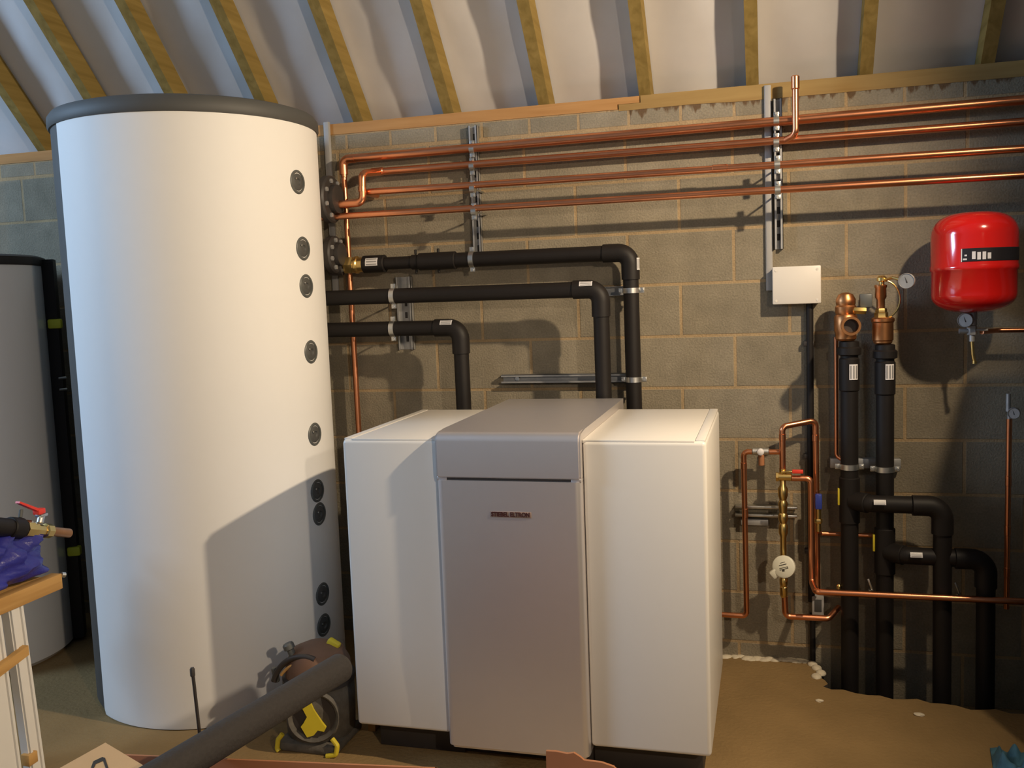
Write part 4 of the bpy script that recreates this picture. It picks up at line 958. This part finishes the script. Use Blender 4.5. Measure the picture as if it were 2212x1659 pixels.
b = B(); cyl(b, st0, st1, .012, 14, .002); box(b, st1-V(.014, .016, .006), st1+V(.014, .016, .004), .002); P('stem', b, 'zinc', t)
l0, l1 = oX(86, 1104), oX(38, 1085)
b = B(); box(b, l0-V(.014, .020, .010), l0+V(.014, .014, .010), .004)
dl = (l1-l0); n1 = dl.cross(V(1, 0, 0)).normalized()*.005
vs = [l0+V(s*.011, 0, 0)+n1*k for s in (-1, 1) for k in (-1, 1)]+[l1+V(s*.009, 0, 0)+n1*k*.7 for s in (-1, 1) for k in (-1, 1)]
_add(b, vs, [(0, 1, 3, 2), (4, 6, 7, 5), (0, 4, 5, 1), (2, 3, 7, 6), (0, 2, 6, 4), (1, 5, 7, 3)]); P('red_lever', b, 'redp', t)
# ================================================================ CLOTH, CHIPS, ADDED SHADE BOX, LAMP
b = B(); n = 34; g = []
c0 = V(.785, -.89, 0)
for j in range(n+1):
    row = []
    for i in range(n+1):
        u, v = i/n*2-1, j/n*2-1
        x = c0.x+u*.085+v*.02; y = c0.y-u*.05+v*.145+.012*sin(u*6)
        edge = min(1, (1-max(abs(u), abs(v)))*4)
        z = .006+edge*(.032+.018*sin(u*7+v*5)+.014*sin(v*11-u*4)+.010*sin(u*15))
        row.append(b.verts.new((x, y, max(z, .004))))
    g.append(row)
for j in range(n):
    for i in range(n):
        f = b.faces.new((g[j][i], g[j][i+1], g[j+1][i+1], g[j+1][i])); f.smooth = True
ring = [g[0][i] for i in range(n+1)]+[g[j][n] for j in range(1, n+1)]+[g[n][i] for i in range(n-1, -1, -1)]+[g[j][0] for j in range(n-1, 0, -1)]
base = [b.verts.new((v.co.x, v.co.y, .0005)) for v in ring]
for k in range(len(ring)): b.faces.new((ring[k], base[k], base[(k+1) % len(ring)], ring[(k+1) % len(ring)]))
b.faces.new(base[::-1])
tag(P('crumpled_cloth', b, 'rag', sharp=60), 'crumpled teal blue cloth on the floor in the bottom right corner', 'cloth')
for i, (px, py, s) in enumerate(((1770, 1515, .016), (1985, 1545, .02), (1738, 1416, .012))):
    q = onZ(px, py, 0); b = B(); bmesh.ops.create_icosphere(b, subdivisions=2, radius=1, matrix=Matrix.Translation((q.x, q.y, .003)) @ Matrix.Diagonal((s, s*.6, .006, 1)))
    for v in b.verts: v.co += V(random.uniform(-1, 1), random.uniform(-1, 1), 0)*s*.12; v.co.z = max(v.co.z, 0.0)
    tag(P('mortar_crumb', b, 'crust'), ('pale mortar crumb on the floor just in front of the left end of the pit', 'pale mortar crumb on the floor well in front of the pit, towards the blue cloth', 'pale mortar crumb at the wall foot beside the conduit')[i], 'crumb', 'mortar crumbs on the floor')
t = T('shade_box', 'tall dark grey box added unseen beyond the right edge to shade the wall', 'shade box', V(1.2, -.72, 0))  # unseen box shaped like a cabinet, added to shade the lower right wall
b = B(); box(b, (.905, -.84, .04), (1.50, -.60, 1.80), .006); P('shade_box_body', b, 'dgrey', t)
b = B(); box(b, (.915, -.858, .06), (1.49, -.839, 1.78), .004); dr = P('shade_box_front', b, 'dgrey', t)
b = B(); tube(b, [V(.95, -.855, .95), V(.95, -.88, .96), V(.95, -.88, 1.10), V(.95, -.855, 1.11)], .006, R=.01, n=10); P('handle', b, 'zinc', dr)
b = B(); box(b, (.945, -.82, 0), (1.48, -.61, .045)); P('shade_box_base', b, 'dark', t)
# flood lamps: one hung from a rafter beyond the right edge, one on a stand behind the camera
m = bpy.data.materials.new('lit_bulb'); m.use_nodes = True; bs = m.node_tree.nodes['Principled BSDF']; bs.inputs['Emission Color'].default_value = (1, .76, .47, 1); bs.inputs['Emission Strength'].default_value = 40
def flood(label, pos, aim):
    t = T('flood_lamp', label, 'lamp', pos, 'flood lamps')
    ad = aim.normalized(); bk = pos-ad*.13
    b = B(); lathe(b, [(0, 0), (.05, .0), (.06, .02), (.11, .09), (.115, .10), (.11, .10), (.055, .03), (0, .028)], bk, ad, 28); P('reflector', b, 'dark', t)
    b = B(); cyl(b, bk+ad*.03, bk+ad*.055, .03, 16); lb = P('bulb', b, 'label', t); lb.data.materials[0] = m
    return t, bk
t, bk = flood('flood lamp hung from a rafter beyond the right edge, aimed at the big tank', LAMP, AIM)
rx = min(RAFX, key=lambda x: abs(x-LAMP.x)); zr = ZP+(-bk.y)*tan(PITCH)
b = B(); tube(b, [bk, bk+V(0, 0, .12), V(rx, bk.y, zr-.002)], .006, R=.05, n=10); P('flex', b, 'dark', t)
t, bk = flood('flood lamp on a tripod stand behind the camera', LAMP2, AIM2)
b = B(); tube(b, [bk, V(bk.x, bk.y, .35)], .014, n=12); P('pole', b, 'zincd', t)
for k in range(3):
    a = 2*pi*k/3; b = B(); tube(b, [V(bk.x, bk.y, .5), V(bk.x+.4*cos(a), bk.y+.4*sin(a), .008)], .010, n=10); P('leg', b, 'zincd', t)
bpy.context.view_layer.update()
